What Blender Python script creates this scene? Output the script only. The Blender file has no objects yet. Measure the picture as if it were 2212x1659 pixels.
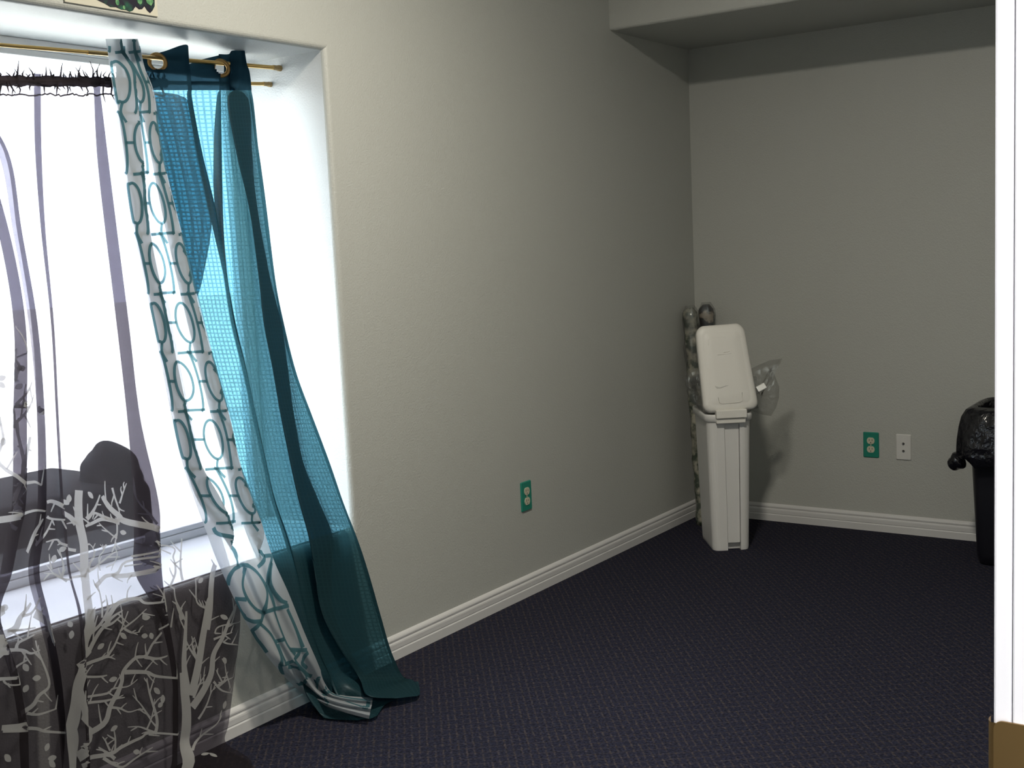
import bpy, bmesh, math, random
from mathutils import Vector, Matrix
random.seed(7)
C = bpy.context.scene.collection
sc = bpy.context.scene
# ------------------------------------------------------------------ camera
F_PX, YAW, PITCH, ROLL = 2556.04, .61194, .11641, -.04549
CAM = Vector((2.54158, 0.0, 1.34761))
fw = Vector((-math.sin(YAW)*math.cos(PITCH), math.cos(YAW)*math.cos(PITCH), -math.sin(PITCH)))
r_ = Vector((math.cos(YAW), math.sin(YAW), 0)); u_ = r_.cross(fw)
rr = r_*math.cos(ROLL)+u_*math.sin(ROLL); uu = u_*math.cos(ROLL)-r_*math.sin(ROLL)
cd = bpy.data.cameras.new('camera'); cam = bpy.data.objects.new('camera', cd); C.objects.link(cam)
cam.matrix_world = Matrix(((rr.x, uu.x, -fw.x, CAM.x), (rr.y, uu.y, -fw.y, CAM.y), (rr.z, uu.z, -fw.z, CAM.z), (0, 0, 0, 1)))
cd.sensor_width = 36; cd.lens = 36*F_PX/2212; cd.clip_start = .02
sc.camera = cam
# ------------------------------------------------------------------ world, sun, lamp, fill, exposure
w = bpy.data.worlds.new('sky'); sc.world = w; w.use_nodes = True
bg = w.node_tree.nodes['Background']; bg.inputs[0].default_value = (.88, .94, 1, 1); bg.inputs[1].default_value = 9.8
def light(name, kind, loc, energy, col=(1, 1, 1), size=.3, size_y=None, rot=(0, 0, 0)):
    l = bpy.data.lights.new(name, kind); l.energy = energy; l.color = col
    if kind == 'AREA':
        l.size = size
        if size_y: l.shape = 'RECTANGLE'; l.size_y = size_y
    elif kind == 'SUN': l.angle = .01
    else: l.shadow_soft_size = size
    o = bpy.data.objects.new(name, l); C.objects.link(o); o.location = loc; o.rotation_euler = rot
    return o
# sun high behind the house: lights the yard only, never enters the window
light('sun', 'SUN', (6, 0, 9), 15, (1, .96, .88), rot=(math.radians(-12), math.radians(38), 0))
port = light('window_portal', 'AREA', (-.45, 1.756, 1.22), 1, size=1.48, size_y=1.95, rot=(0, math.radians(-90), 0))
port.data.cycles.is_portal = True
light('ceiling_lamp', 'AREA', (1.25, 2.2, 2.73), 58, (1, .93, .80), size=.22)
light('jamb_fill', 'AREA', (3.05, -.35, 2.56), 74, (1, .97, .95), size=.35)  # added fill near the camera, standing in for flash to whiten the door jamb
vs = sc.view_settings; vs.view_transform = 'Standard'; vs.look = 'None'; vs.gamma = 1; vs.exposure = 0.0; vs.use_curve_mapping = False
# ------------------------------------------------------------------ helpers
def obj(name, bm, mats, parent=None, smooth=False):
    me = bpy.data.meshes.new(name)
    if not isinstance(bm, bpy.types.Mesh): 
        bm.normal_update(); bm.to_mesh(me); bm.free()
    else: me = bm
    for m in (mats if isinstance(mats, (list, tuple)) else [mats]): me.materials.append(m)
    if smooth:
        for p in me.polygons: p.use_smooth = True
    o = bpy.data.objects.new(name, me); C.objects.link(o)
    if parent: o.parent = parent; o.matrix_parent_inverse = parent.matrix_world.inverted()
    return o
def tag(o, label, cat, group=None, kind=None):
    o['label'] = label; o['category'] = cat
    if group: o['group'] = group
    if kind: o['kind'] = kind
    return o
def thing(name, label, cat, loc=(0, 0, 0), group=None):
    o = bpy.data.objects.new(name, None); C.objects.link(o); o.location = loc; o.empty_display_size = .05
    o.matrix_world = Matrix.Translation(loc)
    return tag(o, label, cat, group)
def struct(name, bm, m, parent=None, smooth=False):
    o = obj(name, bm, m, parent, smooth)
    if not parent: o['kind'] = 'structure'
    return o
def box(bm, a, b, bevel=0, seg=2):
    x0, y0, z0 = a; x1, y1, z1 = b
    vsx = [bm.verts.new(p) for p in ((x0, y0, z0), (x1, y0, z0), (x1, y1, z0), (x0, y1, z0), (x0, y0, z1), (x1, y0, z1), (x1, y1, z1), (x0, y1, z1))]
    fs = [bm.faces.new([vsx[i] for i in q]) for q in ((3, 2, 1, 0), (4, 5, 6, 7), (0, 1, 5, 4), (1, 2, 6, 5), (2, 3, 7, 6), (3, 0, 4, 7))]
    if bevel:
        es = list({e for f in fs for e in f.edges})
        bmesh.ops.bevel(bm, geom=es, offset=bevel, segments=seg, affect='EDGES', profile=.5)
    return bm
def B(a, b, bevel=0, seg=2): return box(bmesh.new(), a, b, bevel, seg)
def tube(bm, pts, r, n=10, cap=True):
    pts = [Vector(p) for p in pts]; rings = []
    rs = r if isinstance(r, (list, tuple)) else [r]*len(pts)
    up = Vector((0, 0, 1))
    for i, p in enumerate(pts):
        t = (pts[min(i+1, len(pts)-1)]-pts[max(i-1, 0)]).normalized()
        if abs(t.z) > .95: up = Vector((1, 0, 0))
        a = t.cross(up).normalized(); b = t.cross(a)
        rings.append([bm.verts.new(p+(a*math.cos(2*math.pi*k/n)+b*math.sin(2*math.pi*k/n))*rs[i]) for k in range(n)])
    for A, Bq in zip(rings, rings[1:]):
        for k in range(n): bm.faces.new((A[k], A[(k+1) % n], Bq[(k+1) % n], Bq[k]))
    if cap: bm.faces.new(rings[0]); bm.faces.new(rings[-1][::-1])
    return bm
def loft(bm, loops, cap0=True, cap1=True):
    rings = [[bm.verts.new(p) for p in l] for l in loops]; n = len(rings[0])
    for A, Bq in zip(rings, rings[1:]):
        for k in range(n): bm.faces.new((A[k], A[(k+1) % n], Bq[(k+1) % n], Bq[k]))
    if cap0: bm.faces.new(rings[0][::-1])
    if cap1: bm.faces.new(rings[-1])
    return bm
def torus(bm, c, axis, R, r, n=28, m=10, flat=.5):
    axis = Vector(axis).normalized(); a = axis.cross(Vector((0, 0, 1))).normalized(); b = axis.cross(a); c = Vector(c)
    g = [[bm.verts.new(c+(a*math.cos(t)+b*math.sin(t))*(R+r*math.cos(s))+axis*r*flat*math.sin(s)) for s in [2*math.pi*j/m for j in range(m)]] for t in [2*math.pi*i/n for i in range(n)]]
    for i in range(n):
        for j in range(m): bm.faces.new((g[i][j], g[(i+1) % n][j], g[(i+1) % n][(j+1) % m], g[i][(j+1) % m]))
    return bm
def disc(bm, c, axis, r, h, n=24):
    axis = Vector(axis).normalized(); c = Vector(c)
    return tube(bm, [c, c+axis*h], r, n)
# ------------------------------------------------------------------ materials
def mat(name, col, rough=.6, metal=0, spec=.5, bump=None, noise=None, coat=0):
    m = bpy.data.materials.new(name); m.use_nodes = True; nt = m.node_tree; p = nt.nodes['Principled BSDF']
    p.inputs['Base Color'].default_value = (*col, 1); p.inputs['Roughness'].default_value = rough; p.inputs['Metallic'].default_value = metal
    p.inputs['Specular IOR Level'].default_value = spec; p.inputs['Coat Weight'].default_value = coat
    tc = nt.nodes.new('ShaderNodeTexCoord')
    if bump:
        n = nt.nodes.new('ShaderNodeTexNoise'); n.inputs['Scale'].default_value = bump[0]; n.inputs['Detail'].default_value = 3
        b = nt.nodes.new('ShaderNodeBump'); b.inputs['Strength'].default_value = bump[1]; b.inputs['Distance'].default_value = bump[2]
        nt.links.new(tc.outputs['Object'], n.inputs['Vector']); nt.links.new(n.outputs['Fac'], b.inputs['Height']); nt.links.new(b.outputs['Normal'], p.inputs['Normal'])
    if noise:
        n = nt.nodes.new('ShaderNodeTexNoise'); n.inputs['Scale'].default_value = noise[0]; n.inputs['Detail'].default_value = 4
        r = nt.nodes.new('ShaderNodeValToRGB'); r.color_ramp.elements[0].position = noise[3] if len(noise) > 3 else .4; r.color_ramp.elements[1].position = noise[4] if len(noise) > 4 else .6
        r.color_ramp.elements[0].color = (*noise[1], 1); r.color_ramp.elements[1].color = (*noise[2], 1)
        nt.links.new(tc.outputs['Object'], n.inputs['Vector']); nt.links.new(n.outputs['Fac'], r.inputs['Fac']); nt.links.new(r.outputs['Color'], p.inputs['Base Color'])
    return m
WALL = (.435, .445, .42)
M_wall = mat('wall_paint', WALL, .45, spec=.35, bump=(170, .35, .004))
M_trim = mat('trim_paint', (.60, .60, .60), .35, bump=(60, .1, .002))
M_jamb = mat('jamb_paint', (.90, .89, .93), .35, bump=(40, .1, .002))
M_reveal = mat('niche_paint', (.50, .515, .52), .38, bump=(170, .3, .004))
M_ceil = mat('ceiling_paint', (.6, .6, .58), .8, bump=(90, .4, .004))
M_vinyl = mat('window_vinyl', (.82, .83, .84), .3)
M_brass = mat('brass', (.62, .42, .16), .28, metal=1)
M_brass_d = mat('aged_brass', (.30, .19, .075), .42, metal=.85, bump=(30, .2, .002))
M_cap = mat('rod_cap', (.36, .25, .11), .5)
M_white = mat('white_plastic', (.66, .66, .65), .38, bump=(300, .08, .001))
M_white2 = mat('white_plastic_lid', (.72, .71, .67), .42, bump=(220, .25, .001))
M_black = mat('black_plastic', (.008, .008, .012), .35)
M_bag = mat('black_bag', (.006, .006, .009), .22, spec=.6, bump=(22, .8, .02))
M_dark = mat('dark_slot', (.01, .01, .01), .6)
M_green = mat('green_plate', (.012, .21, .15), .4)
M_ivory = mat('ivory_plastic', (.55, .52, .40), .4)
M_plate = mat('white_plate', (.62, .62, .60), .4)
M_silver = mat('silver_foil', (.7, .7, .7), .25, metal=.8)
M_sheet = mat('cream_sheet', (.50, .48, .39), .6)
M_art = mat('green_artwork', (.02, .12, .07), .35, noise=(30, (.010, .009, .020), (.015, .11, .06), .48, .68))
M_leafart = mat('light_green_artwork', (.08, .25, .1), .35, noise=(50, (.02, .13, .06), (.16, .34, .15)))
M_sill = mat('sill_paint', (.84, .85, .86), .3)
M_roll1 = mat('patterned_wrap', (.2, .22, .18), .15, spec=.8, noise=(26, (.045, .06, .045), (.34, .33, .27), .42, .62), bump=(35, .5, .006))
M_roll2 = mat('black_and_cream_wrap', (.1, .1, .1), .15, spec=.8, noise=(13, (.008, .008, .012), (.36, .31, .25), .5, .56), bump=(35, .5, .006))
def carpet():
    m = bpy.data.materials.new('navy_carpet'); m.use_nodes = True; nt = m.node_tree; L = nt.links; p = nt.nodes['Principled BSDF']
    p.inputs['Roughness'].default_value = .95; p.inputs['Specular IOR Level'].default_value = .1
    tc = nt.nodes.new('ShaderNodeTexCoord'); mp = nt.nodes.new('ShaderNodeMapping'); mp.inputs['Rotation'].default_value = (0, 0, math.radians(-40))
    L.new(tc.outputs['Object'], mp.inputs['Vector'])
    ns = nt.nodes.new('ShaderNodeTexNoise'); ns.inputs['Scale'].default_value = 60; L.new(mp.outputs[0], ns.inputs['Vector'])
    mx = nt.nodes.new('ShaderNodeVectorMath'); mx.operation = 'MULTIPLY_ADD'; mx.inputs[1].default_value = (.007, .007, 0); L.new(ns.outputs['Color'], mx.inputs[0]); L.new(mp.outputs[0], mx.inputs[2])
    sep = nt.nodes.new('ShaderNodeSeparateXYZ'); L.new(mx.outputs[0], sep.inputs[0])
    def lines(out, period, lo, amt):
        pp = nt.nodes.new('ShaderNodeMath'); pp.operation = 'PINGPONG'; pp.inputs[1].default_value = period/2; L.new(out, pp.inputs[0])
        r = nt.nodes.new('ShaderNodeMapRange'); r.inputs[1].default_value = period/2*lo; r.inputs[2].default_value = period/2; r.inputs[3].default_value = 0; r.inputs[4].default_value = amt; L.new(pp.outputs[0], r.inputs[0]); return r.outputs[0]
    nd = nt.nodes.new('ShaderNodeTexNoise'); nd.inputs['Scale'].default_value = 45; L.new(tc.outputs['Object'], nd.inputs['Vector'])
    rd = nt.nodes.new('ShaderNodeMapRange'); rd.inputs[1].default_value = .38; rd.inputs[2].default_value = .60; L.new(nd.outputs['Fac'], rd.inputs[0])
    ml = nt.nodes.new('ShaderNodeMath'); ml.operation = 'MULTIPLY'; L.new(lines(sep.outputs[0], .021, .60, .95), ml.inputs[0]); L.new(rd.outputs[0], ml.inputs[1])
    ad = nt.nodes.new('ShaderNodeMath'); ad.operation = 'ADD'; ad.use_clamp = True; L.new(ml.outputs[0], ad.inputs[0]); L.new(lines(sep.outputs[1], .034, .72, .38), ad.inputs[1])
    b = nt.nodes.new('ShaderNodeMix'); b.data_type = 'RGBA'; L.new(ad.outputs[0], b.inputs[0])
    b.inputs[6].default_value = (.0168, .0178, .0325, 1); b.inputs[7].default_value = (.050, .042, .043, 1)
    n2 = nt.nodes.new('ShaderNodeTexNoise'); n2.inputs['Scale'].default_value = 420; n2.inputs['Detail'].default_value = 2; L.new(tc.outputs['Object'], n2.inputs['Vector'])
    n3 = nt.nodes.new('ShaderNodeTexNoise'); n3.inputs['Scale'].default_value = 140; L.new(tc.outputs['Object'], n3.inputs['Vector'])
    mr = nt.nodes.new('ShaderNodeMapRange'); mr.inputs[1].default_value = .3; mr.inputs[2].default_value = .7; mr.inputs[3].default_value = .45; mr.inputs[4].default_value = 1.55; L.new(n3.outputs['Fac'], mr.inputs[0])
    mc = nt.nodes.new('ShaderNodeMix'); mc.data_type = 'RGBA'; mc.blend_type = 'MULTIPLY'; mc.inputs[0].default_value = 1
    L.new(b.outputs[2], mc.inputs[6]); L.new(mr.outputs[0], mc.inputs[7]); L.new(mc.outputs[2], p.inputs['Base Color'])
    bp = nt.nodes.new('ShaderNodeBump'); bp.inputs['Strength'].default_value = .6; bp.inputs['Distance'].default_value = .004
    L.new(n2.outputs['Fac'], bp.inputs['Height']); L.new(bp.outputs[0], p.inputs['Normal'])
    return m
M_carpet = carpet()
def cloth_mat(name, col, tcol, opacity, trans=.5, weave=None, gloss=0):
    """thin fabric: part of the light passes between the threads, the rest is scattered by them"""
    m = bpy.data.materials.new(name); m.use_nodes = True; nt = m.node_tree; L = nt.links; nt.nodes.remove(nt.nodes['Principled BSDF'])
    out = nt.nodes['Material Output']
    tr = nt.nodes.new('ShaderNodeBsdfTransparent'); tr.inputs[0].default_value = (*tcol, 1)
    df = nt.nodes.new('ShaderNodeBsdfDiffuse'); df.inputs[0].default_value = (*col, 1)
    tl = nt.nodes.new('ShaderNodeBsdfTranslucent'); tl.inputs[0].default_value = (*col, 1)
    m1 = nt.nodes.new('ShaderNodeMixShader'); m1.inputs[0].default_value = trans; L.new(df.outputs[0], m1.inputs[1]); L.new(tl.outputs[0], m1.inputs[2])
    last = m1
    if gloss:
        gl = nt.nodes.new('ShaderNodeBsdfGlossy'); gl.inputs['Roughness'].default_value = .42; gl.inputs[0].default_value = (.6, .7, .75, 1)
        m3 = nt.nodes.new('ShaderNodeMixShader'); m3.inputs[0].default_value = gloss; L.new(m1.outputs[0], m3.inputs[1]); L.new(gl.outputs[0], m3.inputs[2]); last = m3
    m2 = nt.nodes.new('ShaderNodeMixShader'); m2.inputs[0].default_value = opacity
    L.new(tr.outputs[0], m2.inputs[1]); L.new(last.outputs[0], m2.inputs[2]); L.new(m2.outputs[0], out.inputs[0])
    if weave:
        uv = nt.nodes.new('ShaderNodeUVMap')
        b = nt.nodes.new('ShaderNodeTexBrick'); b.inputs['Scale'].default_value = 1; b.inputs['Brick Width'].default_value = weave[0]; b.inputs['Row Height'].default_value = weave[1]
        b.inputs['Mortar Size'].default_value = weave[2]; b.inputs['Mortar Smooth'].default_value = .5; b.offset = .0
        b.inputs['Color1'].default_value = (0, 0, 0, 1); b.inputs['Color2'].default_value = (0, 0, 0, 1); b.inputs['Mortar'].default_value = (1, 1, 1, 1)
        L.new(uv.outputs[0], b.inputs['Vector'])
        mr = nt.nodes.new('ShaderNodeMapRange'); mr.inputs[3].default_value = opacity; mr.inputs[4].default_value = min(1, opacity+weave[3])
        L.new(b.outputs['Color'], mr.inputs[0]); L.new(mr.outputs[0], m2.inputs[0])
    return m
M_teal = cloth_mat('teal_sheer_cloth', (.019, .062, .076), (.27, .69, .90), .77, .5, weave=(.011, .0125, .0026, .13), gloss=.03)
M_tealhead = cloth_mat('navy_teal_band_cloth', (.010, .030, .048), (.2, .5, .7), .985, .12)
M_trel = cloth_mat('white_sheer_cloth', (.50, .53, .56), (.92, .96, 1), .74, .42)
M_trelline = cloth_mat('teal_printed_line', (.085, .190, .215), (.5, .82, .9), .76, .55)
M_tree = cloth_mat('brown_sheer_cloth', (.034, .029, .031), (.93, .90, .99), .65, .45)
M_treeprint = cloth_mat('white_burnout_print', (.50, .50, .49), (.9, .9, .95), .80, .45)
M_film = cloth_mat('clear_film', (.42, .40, .40), (.90, .90, .89), .16, .3, gloss=.35)
M_glass = bpy.data.materials.new('window_glass'); M_glass.use_nodes = True
nt = M_glass.node_tree; nt.nodes.remove(nt.nodes['Principled BSDF'])
a_ = nt.nodes.new('ShaderNodeBsdfTransparent'); a_.inputs[0].default_value = (.95, .97, .97, 1); g_ = nt.nodes.new('ShaderNodeBsdfGlossy'); g_.inputs['Roughness'].default_value = .02
mm = nt.nodes.new('ShaderNodeMixShader'); mm.inputs[0].default_value = .06; nt.links.new(a_.outputs[0], mm.inputs[1]); nt.links.new(g_.outputs[0], mm.inputs[2]); nt.links.new(mm.outputs[0], nt.nodes['Material Output'].inputs[0])
M_pave = mat('concrete', (.5, .49, .46), .9, noise=(3, (.46, .45, .42), (.54, .53, .50)))
M_leaf = mat('foliage', (.12, .24, .05), .7, noise=(5, (.10, .20, .04), (.26, .36, .10)))
M_bark = mat('bark', (.10, .07, .05), .9)
M_darkunit = mat('dark_cover', (.006, .005, .006), .9, spec=.1, bump=(20, .4, .01))
CTRL_TEAL=[[(-0.226,2.2039,1.9108),(-0.218,2.197,1.9117),(-0.185,2.256,1.9319),(-0.156,2.3199,1.9534),(-0.22,2.3594,1.9125),(-0.206,2.4114,1.9284),(-0.192,2.4683,1.945),(-0.19,2.465,1.9471),(-0.19,2.502,1.9509),(-0.178,2.5037,1.9589),(-0.177,2.5268,1.9626),(-0.1715,2.5355,1.9628),(-0.166,2.5448,1.9685),(-0.21,2.5746,1.9746)],
[(-0.2241,2.2005,1.8913),(-0.2162,2.1936,1.8922),(-0.1851,2.2543,1.8968),(-0.1595,2.3213,1.9027),(-0.2151,2.3568,1.892),(-0.2034,2.4089,1.9027),(-0.1907,2.465,1.9138),(-0.1926,2.465,1.914),(-0.1926,2.5016,1.9175),(-0.1793,2.5013,1.9212),(-0.1742,2.5205,1.9238),(-0.1714,2.5366,1.925),(-0.1686,2.5529,1.9263),(-0.2052,2.576,1.933)],
[(-0.2208,2.1961,1.8728),(-0.2129,2.1893,1.8738),(-0.183,2.2525,1.8761),(-0.1612,2.3244,1.88),(-0.21,2.3561,1.8887),(-0.1993,2.4068,1.8921),(-0.1886,2.4624,1.8959),(-0.1954,2.4667,1.8971),(-0.1957,2.5032,1.9005),(-0.1807,2.5004,1.8984),(-0.1706,2.5149,1.8986),(-0.1713,2.5387,1.9008),(-0.1717,2.5627,1.9031),(-0.1995,2.5775,1.9077)],
[(-0.214,2.1863,1.8271),(-0.2061,2.1795,1.8282),(-0.1783,2.2463,1.8305),(-0.1606,2.324,1.8348),(-0.1987,2.3465,1.8408),(-0.1898,2.3968,1.8439),(-0.1809,2.452,1.8473),(-0.1933,2.4613,1.8494),(-0.1936,2.4973,1.8524),(-0.1766,2.4921,1.8501),(-0.1606,2.5011,1.849),(-0.1653,2.5321,1.852),(-0.1699,2.5636,1.8551),(-0.1876,2.569,1.8575)],
[(-0.2107,2.3549,1.8073),(-0.2013,2.1726,1.7957),(-0.1753,2.2422,1.798),(-0.1601,2.3237,1.8023),(-0.1906,2.3344,1.8063),(-0.183,2.3897,1.8096),(-0.1754,2.4446,1.8127),(-0.1916,2.4448,1.8145),(-0.1919,2.4738,1.8166),(-0.1743,2.5524,1.8205),(-0.1532,2.4532,1.811),(-0.1612,2.5499,1.8189),(-0.1684,2.5648,1.8208),(-0.1785,2.5631,1.8217)],
[(-0.1921,2.3636,1.654),(-0.1836,2.1992,1.6498),(-0.1613,2.2635,1.6504),(-0.1418,2.3322,1.6514),(-0.1721,2.3382,1.6541),(-0.1643,2.3809,1.655),(-0.1563,2.4176,1.6558),(-0.1724,2.4036,1.6566),(-0.1727,2.4604,1.6587),(-0.1549,2.5377,1.6601),(-0.1343,2.4538,1.6553),(-0.1418,2.54,1.6591),(-0.1489,2.5588,1.6604),(-0.159,2.5571,1.6612)],
[(-0.1709,2.378,1.4791),(-0.1632,2.2063,1.482),(-0.1441,2.2769,1.4808),(-0.1209,2.3464,1.4793),(-0.1511,2.3505,1.4809),(-0.143,2.3738,1.4804),(-0.135,2.3885,1.4799),(-0.1511,2.3734,1.4808),(-0.1511,2.4542,1.4805),(-0.1329,2.5228,1.4793),(-0.1128,2.4711,1.4784),(-0.1198,2.5293,1.4786),(-0.1269,2.5516,1.4789),(-0.1369,2.5499,1.4794)],
[(-0.1483,2.3048,1.2929),(-0.1411,2.2158,1.2996),(-0.1188,2.2798,1.2961),(-0.0982,2.3474,1.2924),(-0.1282,2.367,1.2921),(-0.1202,2.3613,1.2922),(-0.1121,2.3668,1.2918),(-0.1281,2.3757,1.2917),(-0.1238,2.4338,1.2888),(-0.1092,2.5267,1.284),(-0.0895,2.4672,1.2865),(-0.0962,2.5278,1.2837),(-0.1031,2.5455,1.283),(-0.1131,2.5437,1.2833)],
[(-0.1309,2.2305,1.165),(-0.1234,2.2278,1.1679),(-0.097,2.2826,1.1635),(-0.0797,2.347,1.1583),(-0.1094,2.3666,1.1568),(-0.1015,2.3609,1.1572),(-0.0934,2.3664,1.1568),(-0.1093,2.3753,1.1561),(-0.1046,2.4276,1.1519),(-0.089,2.5437,1.1426),(-0.0702,2.4551,1.1497),(-0.0761,2.5366,1.1432),(-0.0829,2.5476,1.1423),(-0.0929,2.5458,1.1424)],
[(-0.1077,2.2381,1.0324),(-0.1002,2.2353,1.0355),(-0.0723,2.2897,1.0301),(-0.056,2.3561,1.023),(-0.0855,2.3757,1.0201),(-0.0777,2.37,1.0209),(-0.0696,2.3755,1.0205),(-0.0853,2.3845,1.0191),(-0.0804,2.432,1.0139),(-0.0644,2.5381,1.0023),(-0.0461,2.4546,1.0121),(-0.0514,2.541,1.0023),(-0.058,2.5603,1),(-0.068,2.5585,0.9999)],
[(-0.0842,2.2523,0.8982),(-0.0768,2.2495,0.9016),(-0.051,2.3006,0.8953),(-0.0323,2.3594,0.8877),(-0.0616,2.379,0.8835),(-0.0538,2.3734,0.8847),(-0.0457,2.3789,0.8842),(-0.0614,2.3878,0.8822),(-0.0563,2.4325,0.876),(-0.04,2.5261,0.8631),(-0.0221,2.4522,0.8747),(-0.0265,2.5533,0.8598),(-0.0324,2.5929,0.8538),(-0.0424,2.591,0.8536)],
[(-0.0608,2.2668,0.7628),(-0.0534,2.264,0.7665),(-0.0313,2.3135,0.7592),(-0.0089,2.3637,0.7518),(-0.038,2.3834,0.7463),(-0.0302,2.3777,0.7478),(-0.0222,2.3832,0.7474),(-0.0377,2.3922,0.7447),(-0.0325,2.4366,0.7372),(-0.016,2.5244,0.7227),(0.0017,2.4558,0.7361),(-0.0018,2.5711,0.7154),(-0.007,2.6275,0.7049),(-0.017,2.6255,0.7046)],
[(-0.0426,2.275,0.6543),(-0.0352,2.2722,0.6583),(-0.0147,2.3222,0.6498),(0.0095,2.3698,0.6422),(-0.0194,2.3896,0.6356),(-0.0117,2.3838,0.6375),(-0.0036,2.3894,0.637),(-0.0191,2.3984,0.6338),(-0.0137,2.4421,0.6254),(0.004,2.5577,0.6033),(0.0204,2.4605,0.6246),(0.0183,2.601,0.5956),(0.0132,2.6548,0.5842),(0.0033,2.6528,0.5837)],
[(-0.0237,2.2967,0.5422),(-0.0164,2.2939,0.5464),(0.0048,2.3428,0.5373),(0.0285,2.3904,0.5288),(-0.0002,2.4103,0.5212),(0.0074,2.4045,0.5233),(0.0155,2.4102,0.5229),(0.0002,2.4192,0.5191),(0.0057,2.4569,0.511),(0.0253,2.5911,0.482),(0.0396,2.4692,0.5117),(0.0398,2.6321,0.4741),(0.0352,2.6839,0.4616),(0.0253,2.6819,0.461)],
[(-0.0021,2.3287,0.4265),(0.0051,2.326,0.4309),(0.0287,2.3626,0.4244),(0.0498,2.4021,0.4168),(0.0214,2.4219,0.4082),(0.029,2.4162,0.4106),(0.0371,2.4218,0.4101),(0.0219,2.4309,0.4059),(0.0273,2.4615,0.3986),(0.0455,2.5523,0.3774),(0.0607,2.4667,0.4015),(0.0618,2.6232,0.3611),(0.0589,2.7008,0.3407),(0.049,2.6987,0.34)],
[(0.0236,2.3565,0.2969),(0.0307,2.3538,0.3015),(0.0569,2.3765,0.2988),(0.0745,2.4077,0.2923),(0.0465,2.4275,0.2825),(0.054,2.4218,0.2852),(0.062,2.4274,0.2848),(0.047,2.4364,0.28),(0.0525,2.4653,0.2724),(0.0696,2.528,0.2568),(0.0857,2.4687,0.2763),(0.0875,2.6202,0.2327),(0.0861,2.7164,0.2047),(0.0762,2.7143,0.2039)],
[(0.0475,2.3726,0.1831),(0.0542,2.3701,0.1878),(0.0817,2.3902,0.186),(0.0986,2.4208,0.1791),(0.0714,2.4401,0.1685),(0.0786,2.4345,0.1715),(0.0867,2.4401,0.171),(0.0721,2.4489,0.1658),(0.0794,2.4911,0.1537),(0.0983,2.5593,0.1352),(0.1133,2.5086,0.1537),(0.1171,2.6384,0.1133),(0.1172,2.7226,0.0866),(0.1075,2.7204,0.0857)],
[(0.0671,2.3697,0.1097),(0.0738,2.3672,0.1145),(0.1018,2.3991,0.1088),(0.1202,2.4411,0.098),(0.0932,2.4605,0.0867),(0.1004,2.4549,0.0899),(0.1085,2.4606,0.0894),(0.094,2.4694,0.0838),(0.1023,2.5219,0.0677),(0.1222,2.5968,0.0461),(0.1371,2.5497,0.0646),(0.1411,2.6661,0.0262),(0.1417,2.7418,0.006),(0.132,2.7396,0.006)],
[(0.1085,2.4629,0.0382),(0.1101,2.3567,0.0684),(0.076,2.436,0.03),(0.127,2.447,0.03),(0.108,2.481,0.01),(0.154,2.449,0.03),(0.155,2.462,0.03),(0.133,2.496,0.014),(0.166,2.518,0.03),(0.201,2.549,0.03),(0.237,2.475,0.055),(0.213,2.606,0.03),(0.215,2.702,0.02),(0.2,2.708,0.012)],
[(0.192,2.414,0.006),(0.152,2.371,0.008),(0.2,2.382,0.008),(0.253,2.403,0.008),(0.257,2.419,0.006),(0.287,2.426,0.012),(0.289,2.454,0.012),(0.271,2.48,0.006),(0.256,2.527,0.012),(0.257,2.589,0.012),(0.274,2.544,0.028),(0.298,2.59,0.022),(0.299,2.635,0.014),(0.224,2.721,0.012)]]
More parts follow.
